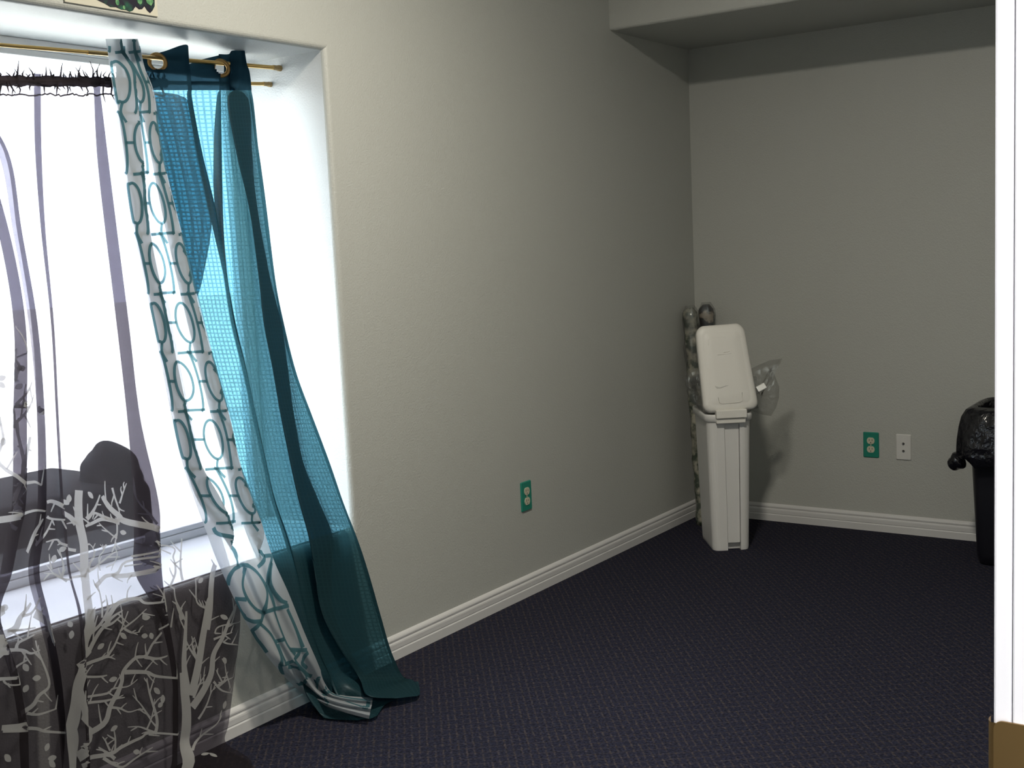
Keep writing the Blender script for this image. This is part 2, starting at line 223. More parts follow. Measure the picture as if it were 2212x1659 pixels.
CTRL_TRELLIS=[[(-0.151,2.0409,1.9379),(-0.137,2.0803,1.9404),(-0.155,2.0713,1.9418),(-0.151,2.0861,1.943),(-0.139,2.1331,1.9467),(-0.155,2.1098,1.9462),(-0.145,2.1409,1.9484)],
[(-0.151,2.0436,1.9071),(-0.137,2.0861,1.9098),(-0.155,2.0707,1.9105),(-0.151,2.0909,1.9121),(-0.139,2.1406,1.9158),(-0.155,2.1105,1.9146),(-0.145,2.1485,1.9174)],
[(-0.146,2.0423,1.8585),(-0.1325,2.1108,1.8632),(-0.1503,2.0671,1.8613),(-0.1465,2.0927,1.8632),(-0.135,2.1464,1.8668),(-0.1507,2.1039,1.8647),(-0.1412,2.1544,1.8683)],
[(-0.1429,2.0465,1.7924),(-0.1294,2.1122,1.7959),(-0.1471,2.057,1.7936),(-0.1435,2.1105,1.7973),(-0.1319,2.1666,1.8003),(-0.1477,2.1267,1.799),(-0.138,2.1748,1.8016)],
[(-0.1243,2.0407,1.6392),(-0.1105,2.1002,1.6402),(-0.1284,2.0512,1.6399),(-0.1246,2.1061,1.6416),(-0.1128,2.1639,1.6428),(-0.1288,2.1379,1.6431),(-0.1189,2.172,1.6436)],
[(-0.099,2.039,1.4303),(-0.0848,2.082,1.429),(-0.103,2.0496,1.4303),(-0.0988,2.1161,1.429),(-0.0866,2.1864,1.4274),(-0.1028,2.1489,1.4287),(-0.0926,2.1946,1.4275)],
[(-0.0678,2.0548,1.1817),(-0.0532,2.0952,1.1785),(-0.0717,2.0654,1.1809),(-0.0666,2.1373,1.1751),(-0.0536,2.2132,1.1691),(-0.0702,2.172,1.1724),(-0.0595,2.2215,1.1684)],
[(-0.0241,2.0566,0.932),(-0.0091,2.1001,0.9264),(-0.0278,2.0672,0.9303),(-0.0217,2.1518,0.9183),(-0.0075,2.2415,0.9059),(-0.0246,2.1932,0.9121),(-0.0133,2.2499,0.9044)],
[(-0.0021,2.062,0.806),(0.0133,2.1118,0.7982),(-0.0057,2.0727,0.8039),(0.0008,2.1568,0.7893),(0.0153,2.2461,0.7744),(-0.0017,2.2073,0.7802),(0.0096,2.2545,0.7725)],
[(0.0154,2.0799,0.702),(0.0319,2.157,0.6877),(0.0119,2.0907,0.6995),(0.0187,2.1773,0.6824),(0.0337,2.2692,0.6649),(0.016,2.212,0.6751),(0.0281,2.2777,0.6626)],
[(0.031,2.0994,0.6094),(0.0478,2.1789,0.593),(0.0288,2.1454,0.5986),(0.0343,2.1863,0.5899),(0.0499,2.2874,0.5684),(0.0324,2.2406,0.5773),(0.0443,2.296,0.5659)],
[(0.0417,2.1191,0.5216),(0.0642,2.14,0.519),(0.0506,2.1844,0.5063),(0.0651,2.2006,0.504),(0.0555,2.247,0.4912),(0.0683,2.2696,0.4871),(0.0549,2.3169,0.4737)],
[(0.0641,2.1512,0.4046),(0.0856,2.1705,0.4074),(0.0715,2.2141,0.3977),(0.0852,2.2292,0.3991),(0.075,2.2745,0.3901),(0.0869,2.2958,0.3903),(0.073,2.342,0.3802)],
[(0.0872,2.1943,0.2891),(0.1084,2.2105,0.2928),(0.0945,2.252,0.2824),(0.1081,2.2649,0.2844),(0.098,2.3075,0.2748),(0.1099,2.3262,0.2754),(0.0961,2.37,0.2646)],
[(0.1061,2.2433,0.1958),(0.1268,2.2549,0.201),(0.1134,2.2924,0.1909),(0.1266,2.302,0.1939),(0.117,2.3399,0.185),(0.1286,2.3546,0.1867),(0.1153,2.3938,0.1764)],
[(0.04,2.401,0.05),(0.088,2.377,0.07),(0.077,2.406,0.06),(0.122,2.378,0.08),(0.092,2.428,0.06),(0.119,2.42,0.07),(0.108,2.45,0.06)],
[(0.163,2.395,0.03),(0.192,2.376,0.05),(0.167,2.409,0.04),(0.198,2.384,0.06),(0.155,2.438,0.04),(0.167,2.434,0.05),(0.142,2.468,0.04)],
[(0.295,2.411,0.018),(0.302,2.408,0.033),(0.268,2.448,0.022),(0.282,2.436,0.038),(0.237,2.49,0.022),(0.24,2.49,0.033),(0.204,2.532,0.022)]]
CTRL_TREE_R=[[(-0.2408,1.6609,1.8333),(-0.2354,1.764,1.8377),(-0.2301,1.8881,1.8433),(-0.2382,1.8788,1.844),(-0.2366,1.9373,1.8467),(-0.2365,1.9969,1.8497),(-0.23,2.0713,1.8526),(-0.24,2.0611,1.8535),(-0.235,2.1337,1.8565),(-0.232,2.1885,1.8588),(-0.238,2.2154,1.8611)],
[(-0.2389,1.66,1.8197),(-0.2335,1.7622,1.8237),(-0.2282,1.8853,1.8288),(-0.2363,1.876,1.8295),(-0.2346,1.9344,1.832),(-0.2345,1.994,1.8348),(-0.2283,2.0693,1.8375),(-0.2384,2.0584,1.8384),(-0.2338,2.1313,1.8412),(-0.2311,2.1863,1.8434),(-0.2374,2.2134,1.8455)],
[(-0.2377,1.6593,1.8106),(-0.2323,1.7611,1.8144),(-0.2269,1.8834,1.8191),(-0.235,1.8742,1.8198),(-0.2332,1.9325,1.8222),(-0.2332,1.9921,1.8248),(-0.227,2.0679,1.8273),(-0.2371,2.0564,1.8283),(-0.2324,2.1292,1.8309),(-0.2297,2.1842,1.8329),(-0.236,2.2112,1.835)],
[(-0.2423,1.6622,1.8003),(-0.231,1.7597,1.8028),(-0.2191,1.877,1.806),(-0.2354,1.8733,1.8081),(-0.2314,1.93,1.8099),(-0.2312,1.9894,1.8123),(-0.2181,2.0606,1.8135),(-0.2385,2.0562,1.8161),(-0.2287,2.125,1.8176),(-0.2229,2.1775,1.819),(-0.2353,2.2094,1.822)],
[(-0.2399,1.661,1.7821),(-0.2289,1.7576,1.7842),(-0.2165,1.8733,1.7868),(-0.2328,1.8696,1.7888),(-0.2285,1.9261,1.7903),(-0.2289,1.9858,1.7925),(-0.2154,2.0577,1.7934),(-0.2358,2.0522,1.7959),(-0.2259,2.1209,1.7971),(-0.2201,2.1733,1.7982),(-0.2324,2.2051,1.801)],
[(-0.2208,1.7445,1.6397),(-0.2158,1.7935,1.6396),(-0.1967,1.8502,1.6383),(-0.2129,1.8452,1.6399),(-0.2042,1.9001,1.6396),(-0.2138,1.9679,1.6412),(-0.1949,2.0493,1.6401),(-0.2152,2.032,1.642),(-0.2051,2.1019,1.6417),(-0.1991,2.1556,1.6416),(-0.2113,2.1872,1.6432)],
[(-0.1941,1.7488,1.4402),(-0.1938,1.7884,1.4391),(-0.1697,1.8236,1.4369),(-0.1858,1.8238,1.4377),(-0.1737,1.8786,1.4356),(-0.1902,1.9535,1.4345),(-0.1669,2.0387,1.431),(-0.1871,2.0169,1.4326),(-0.1768,2.0905,1.4301),(-0.1706,2.1481,1.4283),(-0.1825,2.1797,1.428)],
[(-0.1628,1.7483,1.2062),(-0.1526,1.7739,1.2042),(-0.1383,1.8023,1.2019),(-0.1542,1.8078,1.2015),(-0.148,1.8676,1.1967),(-0.1491,1.9328,1.1915),(-0.133,2.0257,1.184),(-0.1534,2.0025,1.1859),(-0.1421,2.084,1.1794),(-0.1351,2.1502,1.1741),(-0.1467,2.1818,1.1715)],
[(-0.1201,1.7199,0.9765),(-0.1111,1.7422,0.9736),(-0.0951,1.7628,0.9714),(-0.1108,1.7706,0.9695),(-0.1028,1.8336,0.9608),(-0.1051,1.9042,0.9504),(-0.0867,2.0016,0.9371),(-0.1072,1.9773,0.9397),(-0.0948,2.0705,0.9267),(-0.0867,2.1495,0.9156),(-0.0977,2.1812,0.9106)],
[(-0.0808,1.676,0.7763),(-0.079,1.7077,0.77),(-0.0546,1.7275,0.7681),(-0.0699,1.7351,0.7652),(-0.0551,1.794,0.7544),(-0.0674,1.8722,0.7374),(-0.0382,2.0019,0.7133),(-0.061,1.9398,0.7241),(-0.0453,2.0523,0.7024),(-0.0342,2.1529,0.6828),(-0.0443,2.1842,0.6755)],
[(-0.0586,1.6463,0.6919),(-0.0553,1.6848,0.6833),(-0.0313,1.7129,0.6793),(-0.0464,1.7204,0.676),(-0.0321,1.7766,0.6645),(-0.0427,1.8504,0.6463),(-0.0136,1.9791,0.6196),(-0.0368,1.9149,0.632),(-0.0196,2.0416,0.6045),(-0.0068,2.1581,0.5789),(-0.0167,2.1895,0.5706)],
[(-0.0368,1.6172,0.6089),(-0.0291,1.6604,0.5987),(-0.0082,1.6985,0.5915),(-0.0232,1.7059,0.5877),(-0.0112,1.7607,0.575),(-0.016,1.8272,0.5572),(0.0109,1.9564,0.5272),(-0.013,1.8905,0.5413),(0.0069,2.0302,0.5076),(0.0223,2.1619,0.4755),(0.0114,2.1945,0.4657)],
[(-0.0097,1.6142,0.5095),(0.0034,1.6552,0.4995),(0.0205,1.6983,0.4895),(0.0057,1.7044,0.4856),(0.0146,1.7754,0.4664),(0.0152,1.8532,0.444),(0.0325,1.945,0.4199),(0.0126,1.9369,0.4194),(0.0263,2.0577,0.3865),(0.0357,2.1672,0.3562),(0.0249,2.1999,0.3451)],
[(0.0117,1.6137,0.3738),(0.0243,1.6477,0.3648),(0.0379,1.6868,0.3542),(0.0224,1.6921,0.3498),(0.0295,1.7721,0.3246),(0.0329,1.8559,0.2975),(0.0487,1.9461,0.2704),(0.0291,1.9495,0.2659),(0.0417,2.043,0.2372),(0.0499,2.1222,0.2125),(0.039,2.1545,0.1999)],
[(0.0245,1.6076,0.2499),(0.0321,1.6406,0.2393),(0.0502,1.6722,0.2312),(0.0346,1.6775,0.2262),(0.0446,1.7543,0.1998),(0.0405,1.8424,0.1666),(0.0604,1.9267,0.1395),(0.041,1.9315,0.1338),(0.0534,2.0115,0.1068),(0.0615,2.0762,0.0846),(0.0509,2.1077,0.0709)],
[(0.0294,1.6043,0.1959),(0.0342,1.6373,0.1842),(0.055,1.6655,0.1777),(0.0395,1.6707,0.1724),(0.0513,1.7452,0.1462),(0.0433,1.8349,0.11),(0.0657,1.9161,0.0834),(0.0463,1.9208,0.0775),(0.0588,1.9951,0.0515),(0.0689,2.0612,0.0308),(0.0579,2.0867,0.0213)],
[(0.0336,1.6013,0.1486),(0.0365,1.6342,0.1361),(0.0592,1.6596,0.131),(0.0437,1.6648,0.1254),(0.0569,1.7373,0.0994),(0.0464,1.8278,0.0608),(0.0705,1.9066,0.0346),(0.0512,1.9113,0.0285),(0.162,1.963,0.03),(0.15,2.033,0.028),(0.179,2.063,0.008)],
[(0.0453,1.5886,0.027),(0.0469,1.6197,0.0137),(0.071,1.6416,0.0101),(0.0556,1.6467,0.006),(0.0678,1.7177,0.006),(0.0513,1.8102,0.006),(0.074,1.8864,0.006),(0.054,1.8929,0.006),(0.329,1.788,0.01),(0.323,1.868,0.01),(0.291,1.971,0.008)]]
CTRL_TREE_L=[[(-0.2105,1.1215,1.8014),(-0.201,1.2212,1.8051),(-0.1975,1.3027,1.8088),(-0.2138,1.3018,1.8111),(-0.2024,1.4274,1.8158),(-0.1974,1.5888,1.8233),(-0.2137,1.5869,1.8256),(-0.2018,1.6248,1.8258),(-0.2102,1.6675,1.8292),(-0.1898,1.6635,1.826),(-0.2143,1.67,1.8299)],
[(-0.209,1.1197,1.7899),(-0.1994,1.2192,1.7933),(-0.1959,1.3006,1.7966),(-0.2122,1.2997,1.7989),(-0.2007,1.4252,1.8032),(-0.1957,1.5864,1.8101),(-0.212,1.5845,1.8123),(-0.2,1.6232,1.8124),(-0.2084,1.6669,1.8157),(-0.188,1.6628,1.8126),(-0.2125,1.6694,1.8164)],
[(-0.2079,1.1184,1.7823),(-0.1983,1.2179,1.7854),(-0.1948,1.2992,1.7885),(-0.2111,1.2983,1.7907),(-0.1996,1.4237,1.7947),(-0.1945,1.5848,1.8012),(-0.2108,1.5829,1.8034),(-0.1988,1.6222,1.8035),(-0.2072,1.6665,1.8067),(-0.1868,1.6624,1.8036),(-0.2113,1.669,1.8073)],
[(-0.2067,1.1169,1.7727),(-0.197,1.2162,1.7755),(-0.1934,1.2975,1.7784),(-0.2097,1.2966,1.7806),(-0.1982,1.4219,1.7842),(-0.193,1.5828,1.7902),(-0.2093,1.5809,1.7923),(-0.1973,1.621,1.7924),(-0.2057,1.666,1.7954),(-0.1853,1.6619,1.7924),(-0.2098,1.6685,1.7961)],
[(-0.2046,1.1144,1.7574),(-0.1949,1.2136,1.7597),(-0.1912,1.2948,1.7622),(-0.2075,1.2939,1.7643),(-0.1959,1.419,1.7674),(-0.1906,1.5797,1.7725),(-0.2069,1.5777,1.7746),(-0.1949,1.6189,1.7745),(-0.2033,1.6652,1.7774),(-0.1829,1.6611,1.7745),(-0.2074,1.6676,1.778)],
[(-0.1875,1.0936,1.6298),(-0.1776,1.2124,1.63),(-0.1736,1.3087,1.6306),(-0.1898,1.3077,1.6322),(-0.1779,1.4613,1.6325),(-0.1721,1.6638,1.634),(-0.1883,1.6569,1.6355),(-0.1762,1.6966,1.6347),(-0.1844,1.7389,1.636),(-0.1641,1.7372,1.6339),(-0.1884,1.7415,1.6364)],
[(-0.1644,1.0655,1.4569),(-0.1538,1.1955,1.4529),(-0.1494,1.3006,1.4499),(-0.1656,1.2996,1.4507),(-0.1529,1.4702,1.4455),(-0.146,1.6957,1.4391),(-0.1621,1.6886,1.4401),(-0.15,1.7125,1.4389),(-0.1579,1.737,1.4386),(-0.1378,1.7366,1.4376),(-0.162,1.7396,1.4388)],
[(-0.1385,1.034,1.2634),(-0.127,1.1696,1.2526),(-0.1219,1.2791,1.2438),(-0.1379,1.278,1.2439),(-0.124,1.4574,1.2295),(-0.1154,1.6975,1.2103),(-0.1315,1.6879,1.2111),(-0.1192,1.7119,1.2092),(-0.127,1.7327,1.2075),(-0.107,1.7362,1.2072),(-0.131,1.7353,1.2073)],
[(-0.1077,1.0019,1.0812),(-0.0943,1.134,1.0627),(-0.0874,1.2404,1.0475),(-0.1033,1.2393,1.047),(-0.0867,1.4135,1.0225),(-0.0743,1.6532,0.9882),(-0.0906,1.6366,0.9899),(-0.0778,1.6708,0.9855),(-0.085,1.6972,0.9814),(-0.0649,1.7056,0.9811),(-0.0889,1.6998,0.9808)],
[(-0.077,0.9883,0.9174),(-0.0624,1.1144,0.8929),(-0.0546,1.2161,0.8728),(-0.0704,1.2149,0.8716),(-0.0524,1.3802,0.8394),(-0.0375,1.607,0.7942),(-0.054,1.5908,0.7961),(-0.0403,1.6269,0.7899),(-0.0467,1.6542,0.7838),(-0.0267,1.6636,0.7836),(-0.0505,1.6567,0.7829)],
[(-0.0638,0.9752,0.8467),(-0.0487,1.0974,0.82),(-0.0405,1.1959,0.7981),(-0.0561,1.1947,0.7967),(-0.0351,1.3528,0.7623),(-0.0166,1.566,0.7149),(-0.0329,1.5536,0.7161),(-0.019,1.5923,0.7086),(-0.0252,1.6179,0.702),(-0.0049,1.6318,0.7009),(-0.029,1.6203,0.701)],
[(-0.0489,0.9617,0.7769),(-0.0315,1.0791,0.7487),(-0.0214,1.1736,0.7255),(-0.037,1.1725,0.7239),(-0.0154,1.3245,0.6873),(0.0037,1.526,0.6376),(-0.0124,1.5172,0.6378),(0.002,1.5584,0.6289),(-0.0042,1.5824,0.622),(0.0164,1.6006,0.6198),(-0.0079,1.5847,0.6209)],
[(-0.0287,0.9452,0.7001),(-0.0109,1.057,0.6704),(-0.0005,1.147,0.6459),(-0.016,1.1459,0.6439),(0.0061,1.2897,0.6056),(0.0255,1.4757,0.5546),(0.0098,1.4714,0.5536),(0.0259,1.5337,0.5379),(0.022,1.5821,0.5234),(0.0425,1.5979,0.5218),(0.0184,1.5844,0.5222)],
[(-0.0016,0.9312,0.5969),(0.0176,1.0479,0.5618),(0.0293,1.1416,0.5328),(0.0139,1.1404,0.5305),(0.0397,1.2906,0.4854),(0.0541,1.4861,0.4234),(0.0385,1.4863,0.4205),(0.0522,1.5414,0.4047),(0.0461,1.5893,0.3878),(0.0661,1.5983,0.3883),(0.0423,1.5918,0.3864)],
[(0.0241,0.9187,0.5037),(0.0436,1.0365,0.4642),(0.0514,1.133,0.4302),(0.0357,1.132,0.4274),(0.0538,1.2886,0.3733),(0.0677,1.4885,0.3025),(0.0521,1.4887,0.2992),(0.0655,1.5397,0.2832),(0.0592,1.5879,0.2641),(0.079,1.5922,0.2665),(0.0554,1.5903,0.2625)],
[(0.0337,0.9146,0.4626),(0.0485,1.0336,0.4199),(0.0565,1.1296,0.3846),(0.0408,1.1285,0.3816),(0.0591,1.2842,0.3255),(0.0724,1.4834,0.2516),(0.0567,1.4837,0.2481),(0.0702,1.5355,0.2311),(0.0641,1.5858,0.2104),(0.0838,1.5888,0.2134),(0.0602,1.5883,0.2086)],
[(0.0379,0.9126,0.4251),(0.0529,1.031,0.3811),(0.061,1.1265,0.3447),(0.0453,1.1255,0.3416),(0.0635,1.2805,0.2836),(0.0764,1.479,0.207),(0.0607,1.4793,0.2034),(0.0743,1.5318,0.1855),(0.0683,1.584,0.1632),(0.088,1.5859,0.1668),(0.0645,1.5865,0.1614)],
[(0.0489,0.9055,0.3278),(0.0638,1.0227,0.28),(0.0714,1.1176,0.2403),(0.0557,1.1165,0.2368),(0.0734,1.2702,0.1738),(0.0869,1.4662,0.0911),(0.0713,1.4664,0.0871),(0.0853,1.5191,0.0674),(0.0797,1.5715,0.0431),(0.0993,1.5735,0.0471),(0.0759,1.574,0.041)]]
PRINT_TREE_R=[((0.038,0.03),[[4.54,129.96],[6.83,119.22],[6.67,113.56]]),((0.034,0.022),[[58.8,132.19],[59.79,121.51],[60.08,111.34],[59.33,106.68],[59.22,104.13]]),((0.03,0.022),[[6.59,114.29],[9.64,109.3],[12.77,104.99],[21.21,101.61],[25.52,99.18],[27.5,96.6],[28.37,94.83]]),((0.026,0.02),[[27.1,98.12],[27.72,94.05],[29.37,89.31]]),((0.022,0.02),[[29.37,89.31],[30.25,82.96],[29.37,76.7],[29.48,72.69],[29.91,70.85]]),((0.026,0.012),[[9.41,125.89],[23.8,116.58],[14.87,110.27],[12.43,106.85]]),((0.016,0.005),[[11.69,122.41],[27.42,113.55],[30.59,108.93],[33.56,105.84],[34.47,103.96],[38.17,102.1],[40.97,101.77],[42.85,100.15],[45.33,98.51]]),((0.012,0.004),[[34.78,104.13],[40.52,104.13],[43.66,104.82],[53.97,105.17]]),((0.01,0.003),[[40.67,101.93],[43.35,102.18],[45.8,101.76]]),((0.01,0.003),[[25.89,99.18],[29.6,97.5],[33.39,94.63],[36.84,93.77]]),((0.012,0.003),[[26.26,101.12],[30.06,98.01],[33.25,97.14],[36.8,95.84]]),((0.01,0.003),[[16.2,104.47],[28.74,102.26],[31.79,100.96],[34.33,99.01],[38.91,95.24]]),((0.006,0.002),[[34.91,98.35],[40.1,96.6],[43.2,94.83]]),((0.005,0.002),[[36.42,98.09],[38.27,98.6],[40.56,98.44]]),((0.008,0.002),[[28.74,102.26],[30.71,101.93],[32.49,102.26]]),((0.008,0.003),[[19.2,104.82],[27.61,104.83],[30.07,104.57]]),((0.007,0.002),[[15.58,108.39],[28.78,107.36],[31.29,106.51],[35.49,106.18],[38.21,105.17]]),((0.008,0.003),[[17.93,109.02],[28.18,108.4],[30.91,108.05],[34.4,107.79]]),((0.007,0.002),[[30.57,109.3],[33.02,109.48],[35.64,110.07],[38.91,109.48]]),((0.012,0.004),[[11.38,128.45],[28.37,125.24],[33.47,121.13],[38.82,117.11],[41.73,115.13],[54.2,116.57]]),((0.01,0.003),[[42.24,115.59],[42.76,111.34],[41.06,106.85],[40.67,105.0]]),((0.006,0.002),[[41.26,111.12],[39.23,109.12],[36.71,107.52]]),((0.006,0.002),[[42.73,115.13],[38.83,113.23],[35.21,113.22]]),((0.006,0.002),[[40.38,113.92],[41.77,110.68],[42.29,108.05]]),((0.01,0.003),[[31.44,126.49],[29.22,123.54],[27.58,121.16]]),((0.007,0.003),[[31.47,124.01],[31.71,118.17],[31.16,113.22]]),((0.006,0.002),[[30.33,122.88],[29.29,118.71],[28.49,116.57]]),((0.009,0.003),[[28.63,126.16],[30.85,127.93],[34.09,128.57],[38.76,124.11],[41.75,121.08]]),((0.022,0.006),[[60.16,107.19],[59.58,103.43],[60.53,99.18],[61.72,95.24]]),((0.024,0.016),[[60.98,107.53],[62.6,103.26],[64.02,99.18],[65.92,94.63],[66.93,92.88]]),((0.02,0.014),[[65.02,98.13],[66.62,94.04],[68.86,88.09],[69.81,86.1]]),((0.022,0.006),[[61.36,109.3],[65.74,104.82],[66.52,101.61],[68.77,99.19],[70.56,96.6],[73.29,93.98]]),((0.008,0.002),[[61.53,107.87],[62.84,105.84],[64.37,104.47]]),((0.008,0.002),[[62.41,102.26],[61.14,100.8],[60.65,99.67]]),((0.008,0.002),[[62.2,101.93],[61.68,100.15],[62.28,99.18]]),((0.008,0.002),[[61.06,122.54],[65.18,115.56],[69.51,112.33],[71.22,110.67]]),((0.007,0.002),[[63.02,111.34],[65.23,108.93],[66.37,107.02],[67.71,106.35]]),((0.007,0.002),[[66.84,105.5],[70.33,106.85],[78.74,107.18]]),((0.007,0.002),[[68.05,106.18],[70.78,105.34],[76.72,104.82]]),((0.006,0.002),[[70.01,105.84],[68.12,104.47],[67.34,103.78]]),((0.006,0.002),[[74.2,106.5],[71.0,104.47],[69.82,102.43]]),((0.007,0.002),[[66.49,99.51],[69.37,98.86],[71.49,98.53]]),((0.006,0.002),[[66.76,98.69],[68.7,97.51],[79.92,96.78]]),((0.006,0.002),[[68.83,99.84],[71.06,100.16],[78.66,100.32]]),((0.012,0.004),[[60.72,96.6],[60.56,94.83],[60.73,93.55]]),((0.006,0.003),[[65.49,94.7],[64.22,93.6],[65.27,90.54],[65.71,88.82]]),((0.006,0.003),[[61.06,96.7],[60.8,93.6],[61.66,90.78]]),((0.006,0.002),[[57.18,97.79],[48.2,94.7],[58.76,92.45],[58.78,90.29]]),((0.005,0.002),[[44.71,98.11],[54.2,95.12],[45.03,91.99]]),((0.006,0.002),[[58.06,97.79],[59.85,94.7]]),((0.014,0.004),[[31.04,96.89],[36.39,94.05],[42.0,92.92],[43.73,93.83],[50.98,93.15]]),((0.012,0.003),[[30.17,97.79],[33.34,96.32],[37.47,95.12]]),((0.006,0.002),[[30.57,96.32],[31.55,93.83],[32.88,90.05]]),((0.012,0.004),[[31.65,90.54],[37.14,88.57],[40.65,87.84],[43.05,85.07],[52.74,83.76]]),((0.007,0.003),[[30.78,87.6],[37.32,85.33],[40.73,83.23]]),((0.018,0.01),[[51.74,80.85],[52.72,84.81],[42.99,88.09],[39.53,88.33]]),((0.022,0.012),[[47.16,81.9],[51.96,79.8],[42.82,76.38],[41.06,74.38],[38.06,71.54]]),((0.012,0.006),[[41.2,76.08],[37.69,75.45],[32.77,76.7],[31.08,77.35]]),((0.012,0.004),[[41.39,76.38],[38.77,75.18],[35.05,74.15],[32.55,74.63]]),((0.014,0.008),[[28.34,76.7],[24.97,74.38],[10.93,72.34],[6.16,72.34]]),((0.012,0.004),[[31.64,75.44],[35.21,73.07],[37.31,71.4]]),((0.006,0.002),[[40.56,70.58],[41.32,73.08],[41.44,74.38]]),((0.006,0.002),[[41.55,72.5],[42.16,71.13],[42.79,70.07]]),((0.005,0.002),[[41.02,75.46],[40.94,79.25],[40.51,81.64],[40.94,84.28],[39.55,87.36]]),((0.005,0.002),[[40.91,80.33],[38.62,78.33],[36.29,76.37]]),((0.008,0.003),[[27.69,82.96],[13.69,81.63],[10.62,80.58],[5.7,81.11],[-0.74,81.9]]),((0.006,0.002),[[28.91,87.6],[26.15,85.58]]),((0.007,0.002),[[12.0,88.58],[13.07,86.35],[11.97,83.22]]),((0.007,0.002),[[29.78,88.34],[12.7,89.07],[6.0,86.09]]),((0.006,0.002),[[13.42,89.56],[9.55,88.09],[4.88,87.84]]),((0.005,0.002),[[31.56,85.84],[33.66,84.28],[33.18,82.43],[31.65,81.37]]),((0.004,0.002),[[33.18,82.43],[34.25,81.37]]),((0.005,0.002),[[35.82,87.35],[35.9,84.55],[37.77,82.96],[36.37,81.64]]),((0.004,0.002),[[37.77,82.96],[38.66,81.64]]),((0.006,0.002),[[42.91,84.28],[55.0,81.11]]),((0.005,0.002),[[52.72,84.55],[52.84,80.34]]),((0.008,0.003),[[6.1,74.91],[9.37,75.45],[22.8,75.76]]),((0.008,0.003),[[0.1,81.9],[5.08,79.53],[8.72,75.77]]),((0.008,0.003),[[50.01,76.72],[51.96,73.92],[53.24,72.69],[55.62,70.2]]),((0.007,0.003),[[61.36,90.29],[62.75,87.6],[62.77,84.55],[61.86,81.9],[48.37,81.64]]),((0.008,0.004),[[63.42,89.31],[63.88,85.07],[64.62,80.34]]),((-1,0.013),[[10.4,96.9],[10.85,97.32],[11.33,97.72]]),((-1,0.013),[[10.35,99.43],[10.78,98.85],[11.2,98.26]]),((-1,0.013),[[28.48,100.85],[29.28,100.48],[30.1,100.11]]),((-1,0.013),[[40.71,99.01],[41.45,99.01],[42.13,99.01]]),((-1,0.013),[[34.9,98.63],[35.72,99.01],[36.53,99.39]]),((-1,0.013),[[46.94,95.93],[57.84,95.24],[50.78,94.52]]),((-1,0.013),[[41.87,96.48],[42.38,96.03],[42.85,95.58]]),((-1,0.013),[[30.43,105.35],[31.41,105.17],[32.48,104.99]]),((-1,0.013),[[68.22,95.96],[69.06,96.22],[70.01,96.49]]),((-1,0.013),[[70.39,102.85],[69.82,102.43],[69.3,102.02]]),((-1,0.013),[[71.72,109.55],[72.05,108.93],[72.36,108.31]]),((-1,0.013),[[30.44,114.28],[31.3,113.54],[32.23,112.91]]),((-1,0.013),[[36.55,123.04],[37.46,123.14],[38.37,123.25]]),((-1,0.013),[[42.22,106.42],[42.8,106.85],[43.39,107.28]]),((-1,0.013),[[44.03,108.67],[44.01,108.05],[43.99,107.43]]),((-1,0.013),[[43.08,109.33],[43.49,108.94],[43.93,108.54]]),((-1,0.013),[[61.99,124.53],[62.97,124.32],[64.13,124.17]]),((-1,0.013),[[64.24,124.2],[64.52,125.17],[64.95,126.09]]),((-1,0.013),[[43.01,99.44],[42.91,99.01],[42.82,98.58]]),((-1,0.013),[[8.68,85.64],[9.33,84.8],[9.94,83.95]]),((-1,0.013),[[11.47,83.13],[13.02,82.69],[14.99,82.25]]),((-1,0.013),[[41.41,78.79],[41.84,78.95],[42.28,79.11]]),((-1,0.013),[[32.62,71.03],[33.53,71.4],[34.49,71.81]]),((-1,0.013),[[26.6,72.41],[26.78,71.86],[26.96,71.34]]),((-1,0.013),[[65.95,89.79],[66.47,89.31],[66.98,88.84]]),((-1,0.013),[[41.77,96.39],[42.63,96.32],[43.46,96.25]]),((-1,0.013),[[20.35,72.03],[25.42,72.34],[26.6,72.68]])]
